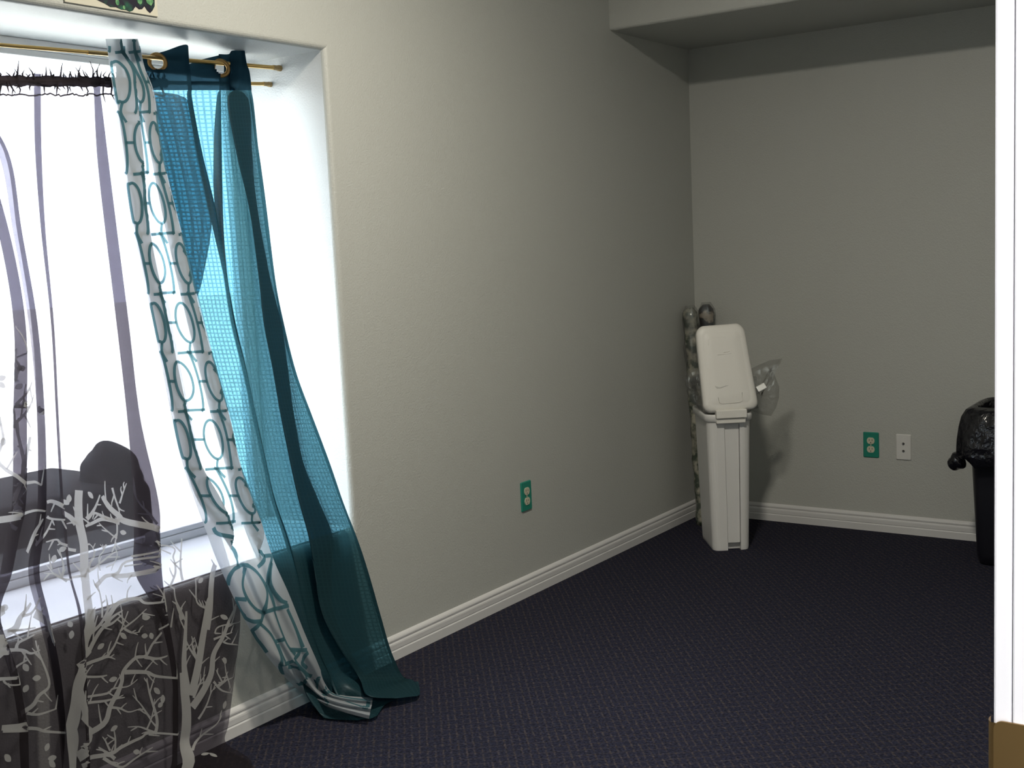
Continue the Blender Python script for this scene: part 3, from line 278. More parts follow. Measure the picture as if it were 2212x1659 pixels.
PRINT_TREE_L=[((0.03,0.02),[[35.57,129.96],[36.12,114.29],[37.11,107.52],[37.59,102.43],[45.14,97.49],[49.59,92.23]]),((0.012,0.004),[[37.48,113.54],[51.87,109.67],[55.95,107.52],[61.25,105.84],[59.4,101.44],[59.44,99.66]]),((0.01,0.004),[[37.58,114.29],[52.54,113.56],[58.43,114.71],[79.29,115.13]]),((0.008,0.003),[[51.74,110.26],[55.11,110.47],[63.2,109.47]]),((0.008,0.003),[[37.58,105.17],[47.32,104.47],[51.92,103.09],[54.85,102.26]]),((0.006,0.002),[[38.38,105.34],[39.13,106.01],[42.8,105.83]]),((0.01,0.003),[[38.57,101.44],[52.59,100.95],[56.2,101.44],[60.36,100.96]]),((0.009,0.003),[[52.69,100.79],[54.14,99.82],[59.64,98.84]]),((0.022,0.006),[[38.71,100.14],[52.37,98.5],[56.38,96.03],[61.62,93.78]]),((0.008,0.003),[[51.9,98.34],[55.37,98.17],[61.01,97.83]]),((0.008,0.003),[[56.38,96.03],[61.09,95.45],[68.49,92.67]]),((0.02,0.008),[[62.15,95.65],[68.11,96.96],[71.2,98.18],[71.2,99.96]]),((0.016,0.006),[[37.43,75.79],[47.2,72.52],[52.1,70.47],[53.92,68.02],[56.57,65.8]]),((0.012,0.004),[[47.2,72.29],[38.01,68.8],[37.72,65.8],[37.33,63.56]]),((0.01,0.004),[[44.18,70.47],[59.06,69.95],[66.87,70.3]]),((0.01,0.004),[[53.92,68.48],[52.05,66.53],[49.88,64.76],[47.2,62.96]]),((0.01,0.003),[[47.2,65.06],[52.75,64.01],[60.74,62.08]]),((0.008,0.003),[[49.75,62.96],[54.13,62.08],[59.16,60.92]]),((0.01,0.003),[[43.96,78.04],[56.05,73.94],[77.23,73.94]]),((0.01,0.003),[[47.2,60.93],[50.99,59.49],[41.07,58.35]]),((0.012,0.004),[[60.26,83.39],[65.88,78.04],[69.31,75.37]]),((-1,0.014),[[53.24,102.92],[53.57,103.43],[53.96,103.95]]),((-1,0.014),[[51.74,107.04],[52.44,106.5],[53.12,105.98]]),((-1,0.014),[[54.7,105.05],[56.12,104.99],[57.79,104.93]]),((-1,0.014),[[37.57,125.02],[37.82,126.3],[38.06,127.29]]),((-1,0.014),[[56.39,123.3],[57.11,121.19],[57.81,119.53]]),((-1,0.014),[[56.99,126.6],[58.53,126.31],[60.18,126.01]]),((-1,0.014),[[57.38,127.19],[58.39,127.94],[59.43,128.57]]),((-1,0.014),[[41.2,95.54],[51.73,94.84],[51.96,94.13]]),((-1,0.014),[[37.26,60.74],[37.56,60.63],[37.92,60.53]]),((-1,0.014),[[37.32,60.98],[37.57,61.21],[37.86,61.44]]),((-1,0.014),[[37.65,66.59],[37.71,66.24],[37.78,65.88]]),((-1,0.014),[[50.79,59.92],[52.6,59.78],[43.45,59.64]]),((-1,0.014),[[43.92,62.75],[41.05,62.96],[57.07,63.17]]),((-1,0.014),[[65.84,63.79],[77.37,63.41],[76.99,63.04]]),((-1,0.014),[[49.2,61.53],[51.22,61.35],[52.79,61.18]])]
PRINT_TRELLIS=[((0.0115,0.0115),[[2.42,78.77],[3.6,80.63],[11.98,81.92],[7.03,82.94]]),((0.0115,0.0115),[[12.94,80.0],[18.55,84.86],[13.02,89.1]]),((0.0115,0.0115),[[0.06,92.68],[8.18,90.13],[13.02,89.1],[21.8,88.57],[28.72,90.04],[31.55,92.7],[29.92,95.18],[24.76,97.58],[18.37,99.1]]),((0.0115,0.0115),[[20.89,89.13],[12.81,92.01],[9.77,94.46],[10.32,96.78],[13.61,98.42],[19.68,99.14]]),((0.0115,0.0115),[[1.22,95.32],[8.8,95.95]]),((0.0115,0.0115),[[-0.51,92.9],[-0.09,95.78],[0.34,98.53],[5.41,100.29],[11.8,100.6]]),((0.0115,0.0115),[[41.2,86.4],[46.83,86.37],[40.49,89.55],[35.69,92.53],[33.41,93.34]]),((0.0115,0.0115),[[31.84,89.18],[41.2,86.4],[34.8,82.54],[45.19,80.0]]),((0.0115,0.0115),[[44.61,87.98],[37.33,91.97],[35.81,94.87],[38.44,97.17],[43.11,98.15]]),((0.0115,0.0115),[[33.41,93.34],[31.28,97.89],[29.15,99.04]]),((0.0115,0.0115),[[18.37,99.1],[29.57,98.81],[43.26,98.66]]),((0.0115,0.0115),[[18.37,99.1],[9.77,101.02],[0.2,102.37]]),((0.0115,0.0115),[[9.77,101.02],[14.46,103.65],[13.52,106.82],[9.64,110.57],[4.93,111.99]]),((0.0115,0.0115),[[0.2,102.37],[2.24,105.41],[2.59,107.86],[-0.8,109.68]]),((0.0115,0.0115),[[29.15,99.04],[27.21,102.77],[25.84,107.09],[28.36,110.16]]),((0.0115,0.0115),[[41.15,99.3],[41.25,103.4],[39.36,108.65]]),((0.0115,0.0115),[[15.21,105.54],[25.57,105.36]]),((0.0115,0.0115),[[16.24,106.27],[11.53,111.38]]),((0.0115,0.0115),[[25.54,108.52],[41.71,109.53]]),((0.0115,0.0115),[[-0.8,110.8],[4.93,111.99],[24.54,111.33],[34.33,109.09]]),((0.0115,0.0115),[[4.93,111.99],[1.11,114.05]]),((0.0115,0.0115),[[10.36,112.67],[23.8,113.56],[26.41,115.72],[16.2,117.27]]),((0.0115,0.0115),[[23.74,111.64],[28.54,115.5],[33.46,115.4]]),((0.0115,0.0115),[[41.23,116.22],[28.15,119.1]]),((0.0115,0.0115),[[-0.8,114.6],[6.58,116.98],[16.2,117.27]]),((0.0115,0.0115),[[31.53,113.9],[30.0,112.32],[41.69,110.25]]),((0.0115,0.0115),[[26.8,122.52],[41.21,121.24],[42.8,123.68],[48.8,130.97],[40.37,134.0]]),((0.0115,0.0115),[[24.49,124.12],[6.8,126.62]]),((0.0115,0.0115),[[30.51,129.88],[26.2,132.28],[21.68,134.91]]),((0.0115,0.0115),[[48.8,132.92],[40.81,134.62],[24.59,134.82]]),((0.0115,0.0115),[[36.2,125.31],[48.8,131.29]]),((0.0115,0.0115),[[28.71,122.7],[43.2,119.2]])]
# ------------------------------------------------------------------ room shell
D = 5.184; YN = 2.7125; Y0 = .80; ZH = 1.962; ZS = .478; XR = 2.34; ZC = 2.75; YB = -1.6; YS = D-.7316; ZSO = 2.2237
XD = -.385
def wall_left():
    bm = bmesh.new()
    ys = [YB, Y0, YN, D]; zs = [0, ZS, ZH, ZC]
    g = {(i, j): bm.verts.new((0, ys[i], zs[j])) for i in range(4) for j in range(4)}
    for i in range(3):
        for j in range(3):
            if (i, j) != (1, 1): bm.faces.new((g[i, j], g[i+1, j], g[i+1, j+1], g[i, j+1]))
    c = [g[1, 1], g[2, 1], g[2, 2], g[1, 2]]; bk = [bm.verts.new((XD-.07, v.co.y, v.co.z)) for v in c]
    for k in range(4):
        f = bm.faces.new((c[k], c[(k+1) % 4], bk[(k+1) % 4], bk[k])); f.material_index = 1
    es = [e for e in bm.edges if all(v in c for v in e.verts)]
    bmesh.ops.bevel(bm, geom=es, offset=.016, segments=5, affect='EDGES', profile=.5)
    bmesh.ops.recalc_face_normals(bm, faces=bm.faces)
    return bm
wl = struct('wall_left', wall_left(), [M_wall, M_reveal])
struct('wall_back', B((-.1, D, 0), (XR, D+.12, ZC)), M_wall)
struct('wall_front', B((-.1, YB-.12, 0), (XR, YB, ZC)), M_wall)
YJ = .95; YJ0 = -.03; ZD = 2.04
def wall_right():
    bm = bmesh.new(); box(bm, (XR, YJ+.02, 0), (XR+.12, D+.12, ZC)); box(bm, (XR, YB-.12, 0), (XR+.12, YJ0-.02, ZC)); box(bm, (XR, YJ0-.02, ZD+.02), (XR+.12, YJ+.02, ZC)); return bm
struct('wall_right', wall_right(), M_wall)
struct('floor', B((-.02, YB-.12, -.05), (4.2, D+.1, 0)), M_carpet)
struct('ceiling', B((-.1, YB-.12, ZC), (4.2, D+.12, ZC+.1)), M_ceil)
bm = B((0, YS, ZSO), (XR, D, ZC-.001)); es = [e for e in bm.edges if all(abs(v.co.y-YS) < 1e-4 and abs(v.co.z-ZSO) < 1e-4 for v in e.verts)]
bmesh.ops.bevel(bm, geom=es, offset=.014, segments=4, affect='EDGES', profile=.5)
struct('wall_soffit', bm, M_wall)
# hall the camera stands in
def hall():
    bm = bmesh.new(); box(bm, (3.9, -2.2, 0), (4.0, 1.9, ZC)); box(bm, (XR+.12, -2.3, 0), (4.0, -2.2, ZC)); box(bm, (XR+.12, 1.9, 0), (4.0, 2.0, ZC)); return bm
struct('wall_hall', hall(), M_wall)
# baseboards: profiled moulding
prof = [(.014, 0), (.014, .030), (.0125, .0325), (.0105, .034), (.0125, .037), (.0125, .052), (.0115, .0565), (.009, .0595), (.009, .063), (.0105, .0655), (.0105, .070), (.0085, .0745), (.005, .0785), (0, .0815)]
def base(name, p0, p1, nrm):
    bm = bmesh.new(); n = Vector(nrm); A = [bm.verts.new(Vector(p0)+n*x+Vector((0, 0, z))) for x, z in prof]; Bv = [bm.verts.new(Vector(p1)+n*x+Vector((0, 0, z))) for x, z in prof]
    for k in range(len(prof)-1): bm.faces.new((A[k], A[k+1], Bv[k+1], Bv[k]))
    bm.faces.new(A); bm.faces.new(Bv[::-1])
    struct(name, bm, M_trim)
base('baseboard_left', (0, YB, 0), (0, D, 0), (1, 0, 0))
base('baseboard_back', (0, D, 0), (XR, D, 0), (0, -1, 0))
base('baseboard_right', (XR, D, 0), (XR, YJ+.08, 0), (-1, 0, 0))
# ------------------------------------------------------------------ window
def tagged_struct(name, loc):
    o = bpy.data.objects.new(name, None); C.objects.link(o); o.matrix_world = Matrix.Translation(loc); o['kind'] = 'structure'; return o
win = tagged_struct('window_1', (XD, (Y0+YN)/2, ZS))
def ringframe(y0, y1, z0, z1, x0, x1, t, bev=.003):
    bm = bmesh.new()
    box(bm, (x0, y0, z0), (x1, y1, z0+t), bev); box(bm, (x0, y0, z1-t), (x1, y1, z1), bev)
    box(bm, (x0, y0, z0+t), (x1, y0+t, z1-t), bev); box(bm, (x0, y1-t, z0+t), (x1, y1, z1-t), bev); return bm
obj('window_frame', ringframe(Y0, YN, ZS, ZH, XD-.06, XD, .028), M_vinyl, win)
ym = 1.52
obj('window_sill', B((XD, Y0+.001, ZS-.001), (-.014, YN-.001, ZS+.004), .002), M_sill, win)
obj('sash', ringframe(Y0+.028, ym+.02, ZS+.028, ZH-.028, XD-.05, XD-.022, .022), M_vinyl, win)
obj('sash', ringframe(ym-.02, YN-.028, ZS+.028, ZH-.028, XD-.03, XD-.006, .018), M_vinyl, win)
obj('pane', B((XD-.038, Y0+.05, ZS+.05), (XD-.034, ym, ZH-.05)), M_glass, win)
obj('pane', B((XD-.020, ym, ZS+.046), (XD-.016, YN-.046, ZH-.046)), M_glass, win)
# ------------------------------------------------------------------ door frame beside the camera
door = tagged_struct('door_1', (XR+.06, YJ, 0))
bm = bmesh.new(); box(bm, (XR+.001, YJ, 0), (XR+.12, YJ+.02, ZD+.02), .0015); box(bm, (XR, YJ0-.02, 0), (XR+.12, YJ0, ZD+.02), .0015); box(bm, (XR, YJ0, ZD), (XR+.12, YJ, ZD+.02), .0015)
obj('jamb', bm, M_jamb, door)
bm = bmesh.new(); cx0 = XR-.0135
box(bm, (cx0, YJ+.0015, 0), (XR, YJ+.06, ZD+.06), .002); box(bm, (cx0, YJ0-.06, 0), (XR, YJ0-.0015, ZD+.06), .002); box(bm, (cx0, YJ0-.0015, ZD+.0015), (XR, YJ+.0015, ZD+.06), .002)
obj('casing', bm, M_jamb, door)
# strike plate with a curled lip
def plate_pts(x0, x1, z0, z1, r, n=6):
    P = []
    for cx, cz, a0 in ((x1-r, z1-r, 0), (x0+r, z1-r, 90), (x0+r, z0+r, 180), (x1-r, z0+r, 270)):
        for k in range(n+1):
            a = math.radians(a0+90*k/n); P.append((cx+r*math.cos(a), cz+r*math.sin(a)))
    return P
bm = bmesh.new(); pp = plate_pts(cx0+.001, XR+.036, .862, .957, .007)
loft(bm, [[(x, YJ-.0002, z) for x, z in pp], [(x, YJ-.0022, z) for x, z in pp]])
sp = obj('strike_plate', bm, M_brass_d, door)
bm = bmesh.new(); arc = [(cx0+.004, YJ-.0022), (cx0-.001, YJ-.002), (cx0-.0035, YJ+.001), (cx0-.0045, YJ+.006), (cx0-.004, YJ+.011)]
zs_ = [.866, .872, .95, .955]
g = [[bm.verts.new((x, y, z)) for x, y in arc] for z in zs_]
for a, b in zip(g, g[1:]):
    for k in range(len(arc)-1): bm.faces.new((a[k], a[k+1], b[k+1], b[k]))
obj('lip', bm, M_brass_d, sp, True)
obj('screw', disc(bmesh.new(), (XR+.020, YJ-.0022, .938), (0, -1, 0), .004, .001), M_brass, sp)
# ------------------------------------------------------------------ cloth builder
def catmull(p0, p1, p2, p3, t):
    return tuple(0.5*((2*b)+(-a+c)*t+(2*a-5*b+4*c-d)*t*t+(-a+3*b-3*c+d)*t*t*t) for a, b, c, d in zip(p0, p1, p2, p3))
def spline(pts, n):
    out = []; m = len(pts)
    for i in range(m-1):
        a = pts[max(i-1, 0)]; b = pts[i]; c = pts[i+1]; d = pts[min(i+2, m-1)]
        for k in range(n): out.append(catmull(a, b, c, d, k/n))
    out.append(tuple(pts[-1])); return out
def dense(ctrl, nu, nv):
    rows = [spline(r, nu) for r in ctrl]
    cols = [spline([r[j] for r in rows], nv) for j in range(len(rows[0]))]
    return [[Vector(cols[j][i]) for j in range(len(cols))] for i in range(len(cols[0]))]
class Cloth:
    def __init__(s, ctrl, wob=.002, seed=0):
        s.G = dense(ctrl, 8, 8); s.nr = len(s.G); s.nc = len(s.G[0])
        rnd = random.Random(seed); ph = [(rnd.uniform(.2, .9), rnd.uniform(.05, .3), rnd.uniform(0, 6)) for _ in range(6)]
        for i in range(s.nr):
            f = min(1, i/20)
            for j in range(s.nc):
                p = s.G[i][j]
                n = sum(math.sin(j*a+i*b+c) for a, b, c in ph)/3
                if p.z > .04: p.x += wob*n*f
                p.z = max(p.z, .004)
        # arc length uv
        s.U = [0]; s.V = [0]
        for j in range(1, s.nc): s.U.append(s.U[-1]+sum((s.G[i][j]-s.G[i][j-1]).length for i in range(0, s.nr, 8))/len(range(0, s.nr, 8)))
        for i in range(1, s.nr): s.V.append(s.V[-1]+sum((s.G[i][j]-s.G[i-1][j]).length for j in range(0, s.nc, 8))/len(range(0, s.nc, 8)))
    def at(s, c, r):
        c = min(max(c, 0), s.nc-1.001); r = min(max(r, 0), s.nr-1.001); j = int(c); i = int(r); a = c-j; b = r-i; G = s.G
        return (G[i][j]*(1-a)+G[i][j+1]*a)*(1-b)+(G[i+1][j]*(1-a)+G[i+1][j+1]*a)*b
    def frame(s, c, r):
        c = min(max(c, .6), s.nc-1.6); r = min(max(r, .6), s.nr-1.6)
        du = (s.at(c+.5, r)-s.at(c-.5, r)); dv = (s.at(c, r+.5)-s.at(c, r-.5)); n = du.cross(dv)
        return du, dv, (n.normalized() if n.length > 1e-9 else Vector((1, 0, 0)))
    def bm(s, r0=0, r1=None, hole=None):
        r1 = s.nr-1 if r1 is None else r1
        bm = bmesh.new(); uvl = bm.loops.layers.uv.new('UVMap'); V = {}
        for i in range(r0, r1+1):
            for j in range(s.nc): V[i, j] = bm.verts.new(s.G[i][j])
        for i in range(r0, r1):
            for j in range(s.nc-1):
                q = [(i, j), (i+1, j), (i+1, j+1), (i, j+1)]
                if hole:
                    c = sum((s.G[a][b] for a, b in q), Vector())/4
                    if any(abs(c.x-h.x) < .06 and ((c.y-h.y)**2*1.0+(c.z-h.z)**2) < rad*rad for h, rad in hole): continue
                f = bm.faces.new([V[k] for k in q]); f.smooth = True
                for lp, (a, b) in zip(f.loops, q): lp[uvl].uv = (s.U[b], s.V[a])
        s.layer = uvl
        return bm
    def strip(s, bm, pts, w0, w1, leaf=False, off=.0013, across=4, clip=True):
        """printed line on the cloth: pts in (column, row), widths in metres"""
        if clip:
            pts = [p for p in pts if -.5 <= p[0] <= s.nc-.5 and -.5 <= p[1] <= s.nr-.5]
        if len(pts) < 2: return
        # even sampling
        sm = spline([tuple(p) for p in pts], 6) if len(pts) > 2 else spline([tuple(p) for p in pts], 8)
        P3 = [s.at(*p) for p in sm]; n = len(sm); prev = None
        for k in range(n):
            c, r = sm[k]; du, dv, N = s.frame(c, r)
            T = (P3[min(k+1, n-1)]-P3[max(k-1, 0)])
            if T.length < 1e-6: continue
            T.normalize(); S = N.cross(T)
            # solve S = a*du + b*dv
            A, Bq, Cq = du.dot(du), du.dot(dv), dv.dot(dv); det = A*Cq-Bq*Bq
            if det < 1e-14: continue
            e, f = S.dot(du), S.dot(dv); a = (Cq*e-Bq*f)/det; b = (A*f-Bq*e)/det
            a = max(-500, min(500, a)); b = max(-500, min(500, b))
            t = k/(n-1); wd = w0+(w1-w0)*t
            if leaf: wd = w1*math.sin(math.pi*(.04+.92*t))
            row = []
            for q in range(across+1):
                o = (q/across-.5)*wd; cc = c+a*o; r2 = r+b*o
                cc = min(max(cc, 0), s.nc-1.001); r2 = min(max(r2, 0), s.nr-1.001)
                N2 = s.frame(cc, r2)[2]
                row.append(bm.verts.new(s.at(cc, r2)-N2*off*NS))
            if prev:
                for q in range(across):
                    fc = bm.faces.new((prev[q], prev[q+1], row[q+1], row[q])); fc.material_index = 1; fc.smooth = True
            prev = row
NS = 1
# ------------------------------------------------------------------ curtain rods
def rod(name, label, y0, z0, y1, z1, x, r):
    t = thing(name, label, 'curtain rod', (x, y0, z0), 'brass tension rods in the window recess')
    ye = YN
    obj('tube', tube(bmesh.new(), [(x, Y0+.02, z0), (x, ye-.03, z1)], r*.82, 12), M_brass, t, True)
    zj = lambda y: z0+(z1-z0)*(y-Y0)/(ye-Y0)
    obj('outer_tube', tube(bmesh.new(), [(x, 2.01, zj(2.01)), (x, ye-.03, z1)], r, 12), M_brass, t, True)
    obj('end_cap', tube(bmesh.new(), [(x, ye-.032, z1), (x, ye-.012, z1), (x, ye-.011, z1), (x, ye-.0005, z1)], [r*1.25, r*1.25, r*1.5, r*1.5], 14), M_cap, t)
    obj('end_cap', tube(bmesh.new(), [(x, Y0+.0005, z0), (x, Y0+.03, z0)], r*1.4, 14), M_cap, t)
def rodz1(y): return 1.929+(y-2.711)*.034
def rodz2(y): return 1.885+(y-2.712)*.073
rod('curtain_rod', 'thin brass rod through the grommets of the teal curtain, upper of the two', Y0, rodz1(Y0), YN, 1.929, -.19, .0062)
rod('curtain_rod', 'thin brass rod lower and further back, carrying the tree print sheers', Y0, rodz2(Y0), YN, 1.885, -.237, .0055)
# ------------------------------------------------------------------ teal curtain
tc_ = thing('teal_curtain', 'teal sheer grommet curtain pulled aside, its hem pooled on the carpet', 'curtain', (.1, 2.5, 0))
teal = Cloth(CTRL_TEAL, .0022, 3)
g1 = Vector((-.19, 2.240, rodz1(2.24)-.012)); g2 = Vector((-.19, 2.468, rodz1(2.468)-.014))
HR = 26; gn = Vector((.90, -.436, 0)); gs = []
for g in (g1, g2):   # where the front face of the heading crosses the rod
    d_, i_, j_ = min((((teal.G[i][j]-g).yz.length + (0 if abs(teal.G[i][j].x-g.x) < .03 else 1)), i, j) for i in range(HR) for j in range(9, teal.nc))
    gs.append((Vector((teal.G[i_][j_].x, g.y, g.z)), gn))
obj('header_band', teal.bm(0, HR, [(p, .0185) for p, n in gs]), M_tealhead, tc_)
obj('panel', teal.bm(HR), M_teal, tc_)
for p, n in gs:
    obj('grommet', torus(bmesh.new(), p, n, .0225, .0062, 30, 10, .6), M_brass_d, tc_, True)
# ------------------------------------------------------------------ trellis curtain
trel = Cloth(CTRL_TRELLIS, .0016, 5)
bm = trel.bm()
for (w0, w1), pts in PRINT_TRELLIS: trel.strip(bm, pts, w0, w1)
# repeating lattice on the upper part, in cloth coordinates (metres along U and V)
def to_cr(u, v):
    import bisect
    j = min(max(bisect.bisect(trel.U, u)-1, 0), trel.nc-2); i = min(max(bisect.bisect(trel.V, v)-1, 0), trel.nr-2)
    return (j+(u-trel.U[j])/(trel.U[j+1]-trel.U[j]), i+(v-trel.V[i])/(trel.V[i+1]-trel.V[i]))
Utot = trel.U[-1]; vlim = trel.V[84]
def uvline(pts):
    pts = [p for p in pts if 0 <= p[0] <= Utot and 0 <= p[1] <= vlim]
    if len(pts) > 1: trel.strip(bm, [to_cr(*p) for p in pts], .0075, .0075)
PU, PV = .070, .165
k = 0; v = -.05
while v < vlim:
    u = -.02+(PU/2 if k % 2 else 0)-PU
    while u < Utot+PU:
        uvline([(u+.019*math.cos(a), v+.055*math.sin(a)) for a in [2*math.pi*q/20 for q in range(21)]])
        uvline([(u+.022+.010*math.cos(a), v+.085*math.sin(a)) for a in [math.pi*(q/10-.5) for q in range(11)]])
        uvline([(u+.032, v), (u+PU-.019, v)])
        uvline([(u, v+.055), (u-.006, v+.082), (u+.003, v+PV-.055)])
        uvline([(u-.03, v+.086), (u+.03, v+.080)])
        u += PU
    v += PV; k += 1
tag(obj('patterned_curtain', bm, [M_trel, M_trelline]), 'white sheer curtain with teal lattice pattern, bunched over the teal curtain', 'curtain')
# ------------------------------------------------------------------ tree curtains
def tree_curtain(ctrl, prints, label, seed, y0, y1):
    cl = Cloth(ctrl, .0016, seed)
    root = thing('tree_print_curtain', label, 'curtain', (.06, (y0+y1)/2, 0), 'sheer curtains printed with bare white trees')
    bm = cl.bm(); rnd = random.Random(seed)
    for (w0, w1), pts in prints:
        cl.strip(bm, pts, w0, w1, leaf=(w0 == -1))
        if w0 > 0 and len(pts) > 2 and w0 < .03:    # small printed twigs along each branch
            for q in range(len(pts)-1):
                for _ in range(1):
                    a = Vector((*pts[q], 0)); b = Vector((*pts[q+1], 0)); m_ = a.lerp(b, rnd.random())
                    dr = (b-a)
                    if dr.length < .5 or dr.length > 14: continue
                    ang = rnd.choice((-1, 1))*rnd.uniform(.5, .9); ca, sa = math.cos(ang), math.sin(ang)
                    d2 = Vector((dr.x*ca-dr.y*sa, dr.x*sa+dr.y*ca, 0)).normalized()*min(2.2, dr.length*.4)
                    e = m_+d2; e2 = e+Vector((d2.x*.6+.3*rnd.random(), d2.y*.6, 0))
                    cl.strip(bm, [tuple(m_[:2]), tuple(e[:2]), tuple(e2[:2])], .005, .002)
    obj('panel', bm, [M_tree, M_treeprint], root)
    # gathered heading: crumpled frill of printed twigs above and below the rod pocket
    hb = bmesh.new()
    y = y0
    while y < y1:
        z = rodz2(y); h = rnd.uniform(.008, .030)*(1 if rnd.random() < .8 else 1.6); s_ = rnd.choice((1, 1, 1, -1, -1))
        x = -.237+rnd.uniform(-.012, .012)
        p0 = Vector((x, y, z+s_*.004)); p1 = p0+Vector((rnd.uniform(-.004, .004), rnd.uniform(-.01, .01), s_*h*.6)); p2 = p1+Vector((rnd.uniform(-.004, .004), rnd.uniform(-.012, .012), s_*h*.5))
        tube(hb, [p0, p1, p2], [.0032, .0022, .0008], 5)
        y += rnd.uniform(.002, .008)
    # scrunched cloth wrapped on the rod
    n = int((y1-y0)/.006); rings = []
    for k in range(n+1):
        yy = y0+(y1-y0)*k/n; lump = .0100+.0040*abs(math.sin(yy*31+seed))*abs(math.sin(yy*83))+rnd.uniform(0, .002)
        rings.append([(-.237+lump*math.cos(a), yy, rodz2(yy)+lump*1.05*math.sin(a)) for a in [2*math.pi*q/9 for q in range(9)]])
    loft(hb, rings)
    # crumpled pocket seam below the rod
    n = int((y1-y0)/.008)
    sm_ = [(-.237+rnd.uniform(-.006, .006), y0+(y1-y0)*k/n, rodz2(y0+(y1-y0)*k/n)-.034+rnd.uniform(-.004, .004)) for k in range(n+1)]
    tube(hb, sm_, .0022, 5)
    obj('gathered_heading', hb, M_heading, root)
    return root
M_heading = cloth_mat('gathered_dark_cloth', (.06, .05, .055), (.6, .55, .65), .90, .4)
tree_curtain(CTRL_TREE_R, PRINT_TREE_R, 'grey brown sheer with white bare trees, beside the patterned curtain', 11, 1.66, 2.30)
tree_curtain(CTRL_TREE_L, PRINT_TREE_L, 'grey brown tree print sheer at far left edge, overlapping its neighbour', 12, .95, 1.655)
# ------------------------------------------------------------------ picture above the window recess
pt = thing('wall_picture', 'cream sheet with dark green artwork fixed just above the window recess', 'picture', (.002, 1.96, 1.985))
bm = B((.001, 1.815, 1.9785), (.0045, 2.092, 2.26), .0008, 1); obj('sheet', bm, M_sheet, pt)
def blob(pts, x0, x1):
    bm = bmesh.new(); return loft(bm, [[(x0, y, z) for y, z in pts], [(x1, y, z) for y, z in pts]])
ol = [(1.822, 1.998), (1.86, 1.992), (1.90, 1.998), (1.93, 1.990), (1.945, 1.984), (1.962, 1.986), (1.978, 1.982), (1.992, 1.983), (2.002, 1.980), (2.012, 1.984), (2.022, 1.996), (2.032, 1.990), (2.042, 1.992), (2.050, 2.000), (2.058, 1.990), (2.066, 1.985), (2.074, 1.992), (2.082, 2.004), (2.084, 2.03), (2.075, 2.06), (2.08, 2.10), (2.05, 2.14), (2.0, 2.12), (1.97, 2.17), (1.93, 2.13), (1.88, 2.16), (1.83, 2.11)]
obj('dark_green_artwork', blob(ol, .0045, .006), M_art, pt)
lf = [(2.058, 2.008), (2.070, 2.003), (2.078, 2.014), (2.074, 2.035), (2.060, 2.042), (2.050, 2.026)]
a = obj('light_leaf', blob(lf, .006, .007), M_leafart, pt)
for cy, cz, s_ in ((1.966, 1.998, .006), (1.985, 1.988, .004), (2.035, 2.012, .008), (1.95, 2.01, .005)):
    obj('light_leaf', blob([(cy+s_*math.cos(q), cz+s_*1.3*math.sin(q)) for q in [2*math.pi*k/8 for k in range(8)]], .006, .0068), M_leafart, pt)
# ------------------------------------------------------------------ outlets and jack plate
def frame_map(origin, ex, en):   # local (a along wall, n out of wall, z) -> world
    o = Vector(origin); ex = Vector(ex); en = Vector(en)
    return lambda a, n, z: o+ex*a+en*n+Vector((0, 0, z))
def wall_plate(bm, f, w_, h, d):
    pp = plate_pts(-w_/2, w_/2, -h/2, h/2, .004, 3); pi_ = plate_pts(-w_/2+.003, w_/2-.003, -h/2+.003, h/2-.003, .003, 3)
    return loft(bm, [[f(x, .0003, z) for x, z in pp], [f(x, d*.5, z) for x, z in pp], [f(x, d, z) for x, z in pi_]])
def outlet(label, origin, ex, en):
    t = thing('wall_outlet', label, 'outlet', origin, 'green duplex wall outlets'); f = frame_map(origin, ex, en)
    obj('cover_plate', wall_plate(bmesh.new(), f, .070, .1145, .0055), M_green, t)
    for dz in (.0195, -.0195):
        pts = []
        for k in range(28):
            a = 2*math.pi*k/28; x = .0172*math.cos(a); z = .0172*math.sin(a); z = max(-.0142, min(.0142, z)); pts.append((x, z+dz))
        r = obj('receptacle', loft(bmesh.new(), [[f(x, .005, z) for x, z in pts], [f(x, .0078, z) for x, z in pts]]), M_ivory, t)
        bm = bmesh.new()
        for x, hh in ((-.0062, .0045), (.0062, .0036)):
            loft(bm, [[f(x-.0011, q, dz+.003-hh), f(x+.0011, q, dz+.003-hh), f(x+.0011, q, dz+.003+hh), f(x-.0011, q, dz+.003+hh)] for q in (.0076, .0081)])
        loft(bm, [[f(.0024*math.cos(a), q, dz-.008+.0024*math.sin(a)) for a in [2*math.pi*k/10 for k in range(10)]] for q in (.0076, .0081)])
        obj('slot', bm, M_dark, r)
    obj('screw', loft(bmesh.new(), [[f(.003*math.cos(a), q, .003*math.sin(a)) for a in [2*math.pi*k/12 for k in range(12)]] for q in (.005, .0066)]), M_ivory, t)
outlet('green outlet plate on the long window wall, above the left baseboard', (0, 3.679, .3892), (0, 1, 0), (1, 0, 0))
outlet('green outlet plate on the back wall, beside the white jack plate', (.849, D, .3908), (1, 0, 0), (0, -1, 0))
o_ = (.993, D, .389); f = frame_map(o_, (1, 0, 0), (0, -1, 0))
t = thing('jack_plate', 'white wall plate with two dark cable jacks on the back wall', 'wall plate', o_)
obj('cover_plate', wall_plate(bmesh.new(), f, .066, .114, .0055), M_plate, t)
for dz in (.0165, -.0165):
    j = obj('jack', loft(bmesh.new(), [[f(.0052*math.cos(a), q, dz+.0052*math.sin(a)) for a in [2*math.pi*k/6 for k in range(6)]] for q in (.005, .010)]), M_dark, t)
    obj('pin', loft(bmesh.new(), [[f(.0024*math.cos(a), q, dz+.0024*math.sin(a)) for a in [2*math.pi*k/8 for k in range(8)]] for q in (.010, .013)]), M_silver, j)
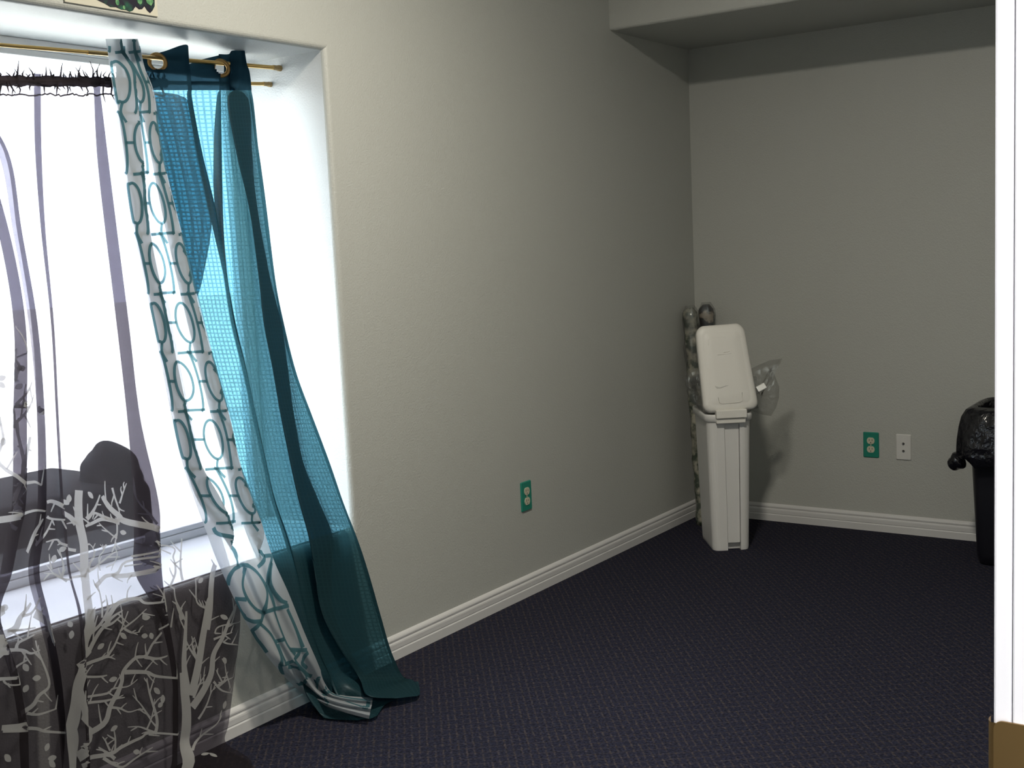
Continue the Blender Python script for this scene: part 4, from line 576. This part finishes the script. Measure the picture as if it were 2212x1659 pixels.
for dz in (.042, -.042):
    obj('screw', loft(bmesh.new(), [[f(.0026*math.cos(a), q, dz+.0026*math.sin(a)) for a in [2*math.pi*k/10 for k in range(10)]] for q in (.005, .0062)]), M_plate, t)
# ------------------------------------------------------------------ slim white bin
BA = Vector((.80, .60, 0)); BB = Vector((-.60, .80, 0)); BO = Vector((.428, 4.605, 0))   # origin: middle of near bottom edge
def bl(a, b, z): return BO+BA*a+BB*b+Vector((0, 0, z))
bin_ = thing('trash_bin', 'slim white plastic bin in the corner with its lid flipped open', 'trash bin', tuple(bl(0, .13, 0)))
def bin_outline(hw, dp, b0, r, notch=None, n=6):
    P = []
    for cx, cy, a0 in ((hw-r, b0+r, -90), (hw-r, b0+dp-r, 0), (-hw+r, b0+dp-r, 90), (-hw+r, b0+r, 180)):
        for k in range(n+1):
            a = math.radians(a0+90*k/n); P.append((cx+r*math.cos(a), cy+r*math.sin(a)))
    if notch:
        n0, n1, nd = notch; P += [(n0, b0), (n0, b0+nd), (n1, b0+nd), (n1, b0)]
    return P
H = .60
lv = [(0, .078, .265, .0, .030), (.01, .080, .268, -.001, .032), (.2, .085, .282, -.005, .034), (.42, .0905, .30, -.010, .036), (.565, .094, .312, -.013, .038)]
loops = []
for z, hw, dp, b0, r in lv: loops.append([bl(x, y, z) for x, y in bin_outline(hw, dp, b0, r, (-.016-z*.012, .040+z*.006, .03))])
bm = bmesh.new(); loft(bm, loops, True, False); bmesh.ops.recalc_face_normals(bm, faces=bm.faces)
obj('body', bm, M_white, bin_)
# rolled rim
bm = bmesh.new()
def rim_loop(hw, dp, b0, r, z): return [bl(x, y, z) for x, y in bin_outline(hw, dp, b0, r)]
loft(bm, [rim_loop(.094, .312, -.013, .038, .562), rim_loop(.103, .330, -.022, .046, .568), rim_loop(.105, .334, -.024, .048, .590), rim_loop(.102, .328, -.021, .045, .597), rim_loop(.094, .312, -.013, .038, .595), rim_loop(.088, .30, -.007, .034, .55)], False, False)
obj('rim', bm, M_white, bin_, True)
bm = bmesh.new(); loft(bm, [[bl(-.0135-z*.012, .007-z*.022, z), bl(.0375+z*.006, .007-z*.022, z), bl(.0375+z*.006, .02-z*.022, z), bl(-.0135-z*.012, .02-z*.022, z)] for z in (.032, .3, .565)])
obj('back_panel', bm, M_white, bin_)
bm = bmesh.new()
def lbox(bm, a0, a1, b0, b1, z0, z1, bev=.003):
    s = len(bm.verts); t_ = bmesh.new(); box(t_, (a0, b0, z0), (a1, b1, z1), bev)
    for v in t_.verts: v.co = bl(*v.co)
    m_ = bpy.data.meshes.new('t'); t_.to_mesh(m_); t_.free(); bm.from_mesh(m_); bpy.data.meshes.remove(m_)
lbox(bm, -.062, .068, -.050, -.015, .583, .618); lbox(bm, -.060, .064, -.040, -.012, .560, .581)
obj('hinge', bm, M_white2, bin_)
# lid, leaning back on its hinge
LW, LH = .116, .366
lu = (BB*.20+Vector((0, 0, .98))-BA*.075).normalized(); la = (BA+Vector((0, 0, .035))).normalized(); ln = la.cross(lu).normalized()   # ln faces the camera side
if ln.dot(CAM-BO) < 0: ln = -ln
lo = bl(.008, -.028, .610)
def lp(a, h, n): return lo+la*a+lu*h+ln*n
def lidloop(inset, n, taper=.88):
    P = []; r = max(.034-inset*.5, .008); hw = LW-inset; h0 = inset; h1 = LH-inset
    for cx, cz, a0 in ((hw-r, h1-r, 0), (-hw+r, h1-r, 90), (-hw+r, h0+r, 180), (hw-r, h0+r, 270)):
        for k in range(8):
            a = math.radians(a0+90*k/7); x = cx+r*math.cos(a); z = cz+r*math.sin(a); q = z/LH
            bow = 1+.05*math.sin(math.pi*q); P.append(lp(x*(taper+(1-taper)*(1-q))*bow, z+.012*(1-(x/hw)**2)*(1 if q > .5 else 0), n))
    return P
bm = bmesh.new(); loft(bm, [lidloop(.004, -.030), lidloop(0, -.028), lidloop(0, -.006), lidloop(.004, .002), lidloop(.012, .0075), lidloop(.026, .0105), lidloop(.030, .0100), lidloop(.034, .0115), lidloop(.07, .0135)])
obj('lid', bm, M_white2, bin_, True)
# moulded details on the lid
for pts_ in ([lp(-.052, .062, .0135), lp(-.050, .040, .0125), lp(-.040, .034, .0125), lp(.036, .034, .0125), lp(.048, .040, .0125), lp(.052, .075, .0135)],
             [lp(-.062, .285, .0125), lp(-.06, .308, .012), lp(-.05, .318, .0118), lp(.05, .318, .0118), lp(.06, .308, .012)],
             [lp(-.030, .242, .0137), lp(.030, .244, .0137)], [lp(-.002, .250, .0137), lp(.024, .253, .0137)]):
    obj('moulded_ridge', tube(bmesh.new(), pts_, .0011, 6), M_white2, bin_, True)
# ------------------------------------------------------------------ wrapped rolls in the corner
def roll(label, p0, p1, r, m):
    t = thing('wrapped_roll', label, 'wrapped roll', p0, 'rolls standing behind the white bin')
    p0 = Vector(p0); p1 = Vector(p1); rnd = random.Random(int(r*1e4)); n = 46; rings = []; ax = (p1-p0).normalized(); a = ax.cross(Vector((0, 1, 0))).normalized(); b = ax.cross(a)
    for k in range(n+1):
        q = k/n; c = p0.lerp(p1, q); rad = r*(1+.05*math.sin(q*47)+.04*rnd.uniform(-1, 1))
        if q > .965: rad *= math.sqrt(max(.05, 1-((q-.965)/.035)**2*.8))
        rings.append([c+(a*math.cos(s)+b*math.sin(s))*rad*(1+.05*math.sin(3*s+q*20)) for s in [2*math.pi*j/20 for j in range(20)]])
    obj('wrapped_tube', loft(bmesh.new(), rings), m, t, True)
    bm = bmesh.new(); rings = []
    for k in range(13):
        q = k/12; c = p0.lerp(p1, .62+.39*q); rad = r*1.12*(1+.10*math.sin(q*17)+.05*rnd.uniform(-1, 1))*(1 if k < 12 else .6)
        rings.append([c+(a*math.cos(s)+b*math.sin(s))*rad*(1+.08*math.sin(5*s+q*9)) for s in [2*math.pi*j/24 for j in range(24)]])
    obj('film_wrap', loft(bm, rings, False, False), M_film, t, True)
roll('green and silver mottled film-wrapped roll, nearer the window wall', (.115, 4.98, .0), (.045, 5.04, 1.02), .033, M_roll1)
roll('black and cream film-wrapped roll behind the open bin lid', (.15, 5.05, .0), (.092, 5.115, 1.03), .034, M_roll2)
# ------------------------------------------------------------------ clear bag stuffed in the bin
def clearbag():
    bm = bmesh.new(); rnd = random.Random(4); n = 56; rings = []
    prof_ = [(.85, .50), (.93, .585), (1.0, .64), (1.0, .70), (1.0, .72), (.8, .73), (.55, .70), (.35, .64)]
    def R(a):   # half-size of the opening in local (a,b)
        c, s = math.cos(a), math.sin(a); return 1/max(abs(c)/.088, abs(s)/.150)**1.0
    for pi_, (k, z) in enumerate(prof_):
        ring = []
        for j in range(n):
            a = 2*math.pi*j/n; rr_ = min(R(a), .16); c, s = math.cos(a), math.sin(a)
            bulge = 0
            if 2 <= pi_ <= 5:
                bulge = .050*max(0, c)**2+.030*max(0, -c)**2+.012*math.sin(5*a+pi_)+.010*math.sin(9*a-pi_*2)
            zz = z+(.014*math.sin(4*a+pi_)+.010*math.sin(11*a) if 1 < pi_ else 0)
            if pi_ in (2, 3) and c > .3: zz -= .05*c
            ring.append(bl((rr_*k+bulge)*c+.0, .135+(rr_*k+bulge*.5)*s, zz))
        rings.append(ring)
    loft(bm, rings, False, False)
    return bm
bg_ = thing('clear_plastic_bag', 'clear plastic bag spilling from the slim white bin', 'plastic bag', tuple(bl(0, .135, .5)))
obj('film', clearbag(), M_film, bg_, True)
# drooping lobe and pulled corner on the right side
def lobe(cx, cb, cz, sx, sb, sz, seed, m=M_film, spike=None):
    bm = bmesh.new(); rnd = random.Random(seed); bmesh.ops.create_icosphere(bm, subdivisions=4, radius=1)
    ph = [(rnd.uniform(2, 6), rnd.uniform(2, 6), rnd.uniform(2, 6), rnd.uniform(0, 6)) for _ in range(5)]
    for v in bm.verts:
        p = v.co.copy(); q = 1+.07*sum(math.sin(a*p.x+b*p.y+c*p.z+d) for a, b, c, d in ph)
        if spike:
            s = Vector(spike).normalized(); dt = p.dot(s)
            if dt > .8: q += (dt-.8)*5*.8
        p *= q; v.co = bl(cx+p.x*sx, cb+p.y*sb, cz+p.z*sz)
    return bm
def pouch(cen, out_, dep, cb, seed):
    # crumpled film pouch: front and back skins over an irregular outline
    rnd = random.Random(seed); bm = bmesh.new(); n = len(out_); M = 7; F = [[], []]
    for side in (0, 1):
        for k in range(M+1):
            t_ = k/M; ring = []
            for j in range(n*3):
                a0 = Vector(out_[(j//3) % n]); a1 = Vector(out_[(j//3+1) % n]); o = a0.lerp(a1, (j % 3)/3)
                p = Vector(cen).lerp(o, t_) if k else Vector(cen)
                cr = .014*abs(math.sin(j*1.9+k*.6+side))+.010*abs(math.sin(j*.83-k*1.3))+rnd.uniform(0, .005)
                d = (dep*math.sqrt(max(0, 1-t_*t_))-cr*(1-t_)*1.2)*(-1 if side == 0 else 1)
                ring.append(bm.verts.new(bl(p.x, cb+d, p.y)))
            F[side].append(ring)
        for A, Bq in zip(F[side], F[side][1:]):
            for j in range(n*3): bm.faces.new((A[j], A[(j+1) % (n*3)], Bq[(j+1) % (n*3)], Bq[j]))
    bmesh.ops.remove_doubles(bm, verts=bm.verts, dist=.0004)
    return bm
obj('droop', pouch((.155, .67), [(.10, .60), (.13, .585), (.165, .572), (.20, .565), (.222, .60), (.236, .645), (.238, .69), (.222, .735), (.205, .775), (.252, .812), (.20, .808), (.15, .79), (.115, .775), (.10, .70)], .05, .07, 2), M_film, bg_)
obj('droop', pouch((-.125, .70), [(-.09, .60), (-.12, .615), (-.145, .645), (-.160, .69), (-.168, .74), (-.15, .775), (-.125, .79), (-.10, .785), (-.08, .70)], .05, .10, 5), M_film, bg_)
bm = bmesh.new(); lbox(bm, -.022, .022, -.007, .007, -.014, .014, .003)
ct = bl(.143, .005, .700); qm = Matrix.Rotation(math.radians(-32), 4, 'Y')
for v in bm.verts: v.co = ct+qm@(v.co-BO)
ft = obj('foil_packet', bm, M_silver); tag(ft, 'small silver foil packet inside the clear bag by the bin lid', 'packet')
# ------------------------------------------------------------------ black bin with bag
bb = thing('trash_bin', 'tall black plastic bin at the back wall, half hidden by the door frame', 'trash bin', (1.53, 4.93, 0))
def sq(hw, z, r, cx=1.53, cy=4.945, n=6):
    P = []
    for sx, sy, a0 in ((1, 1, 0), (-1, 1, 90), (-1, -1, 180), (1, -1, 270)):
        for k in range(n+1):
            a = math.radians(a0+90*k/n); P.append((cx+sx*(hw-r)+r*math.cos(a), cy+sy*(hw-r)+r*math.sin(a), z))
    return P
bm = bmesh.new(); loft(bm, [sq(.125, .0, .03), sq(.140, .012, .04), sq(.146, .04, .045), sq(.158, .30, .05), sq(.170, .585, .055), sq(.176, .59, .058), sq(.178, .61, .06), sq(.170, .615, .055), sq(.160, .45, .05)], True, False)
obj('body', bm, M_black, bb, True)
gb = thing('garbage_bag', 'black liner bag folded over the rim of the black bin', 'garbage bag', (1.53, 4.945, .6))
bm = bmesh.new(); rings = []; rnd = random.Random(3)
for q, (hw, z, r) in enumerate([(.150, .50, .05), (.155, .58, .05), (.150, .625, .06), (.160, .638, .06), (.182, .628, .07), (.198, .60, .08), (.206, .56, .08), (.212, .51, .08), (.214, .47, .08), (.214, .435, .08), (.208, .425, .08)]):
    ring = sq(hw, z, r); out_ = []
    for j, p in enumerate(ring):
        a = 2*math.pi*j/len(ring); k = 1+(.02*math.sin(7*a+q*.3)+.015*math.sin(13*a))*(q > 3)
        dz = (.012*math.sin(5*a+1)+.010*math.sin(11*a))*(q > 7)
        out_.append((1.53+(p[0]-1.53)*k, 4.945+(p[1]-4.945)*k if p[1] < 4.945 else min(p[1], 5.16), p[2]+dz))
    rings.append(out_)
loft(bm, rings, False, False)
obj('film', bm, M_bag, gb, True)
bm = bmesh.new(); bmesh.ops.create_icosphere(bm, subdivisions=3, radius=1)
for v in bm.verts:
    p = v.co; k = 1+.12*math.sin(4*p.x+3*p.z); v.co = Vector((1.318+p.x*.034*k, 4.80+p.y*.04*k, .415+p.z*.036*k))
obj('knot', bm, M_bag, gb, True)
# ------------------------------------------------------------------ outdoors
struct('ground', B((-40, -30, -.35), (-.45, 40, -.30)), M_pave)
struct('wall_outside', B((-.47, -4, -.3), (-.45, Y0-.005, 3.2)), M_wall)
struct('wall_outside', B((-.47, YN+.005, -.3), (-.45, 8, 3.2)), M_wall)
def shrub(label, x, y, h, r, seed):
    t = thing('shrub', label, 'shrub', (x, y, -.3), 'shrubs outside the window'); rnd = random.Random(seed)
    obj('trunk', tube(bmesh.new(), [(x, y, -.3), (x+.05, y, h*.4), (x, y+.05, h*.7)], [.07, .05, .02], 8), M_bark, t)
    bm = bmesh.new()
    for _ in range(1500):
        d = Vector((rnd.gauss(0, 1), rnd.gauss(0, 1), rnd.gauss(0, 1))).normalized()*(rnd.random()**.33)
        c = Vector((x+d.x*r, y+d.y*r, h*.62+d.z*h*.42)); a = Vector((rnd.gauss(0, 1), rnd.gauss(0, 1), rnd.gauss(0, 1))).normalized(); b = a.orthogonal().normalized(); s = rnd.uniform(.05, .11)
        vv = [bm.verts.new(c+a*s), bm.verts.new(c+b*s*.5), bm.verts.new(c-a*s), bm.verts.new(c-b*s*.5)]; bm.faces.new(vv)
    obj('foliage', bm, M_leaf, t)
shrub('pale green shrub seen blurred through the teal curtain', -5.2, 9.4, 2.1, .75, 1)
# dark bulky thing right outside the glass
t = thing('covered_unit', 'dark boxy bundle standing outside the glass behind the tree curtain', 'covered unit', (-.8, 2.25, -.3))
bm = bmesh.new(); box(bm, (-1.15, 1.55, -.3), (-.60, 2.435, .655), .05, 4)
obj('boxy_bundle', bm, M_darkunit, t, True)
bm = bmesh.new(); bmesh.ops.create_icosphere(bm, subdivisions=4, radius=1)
for v in bm.verts:
    p = v.co; k = 1+.06*math.sin(5*p.y+2*p.z)+.04*math.sin(9*p.z+4*p.x); v.co = Vector((-.72+p.x*.11*k, 2.355+p.y*.088*k, .67+p.z*.10*k))
obj('rounded_top', bm, M_darkunit, t, True)
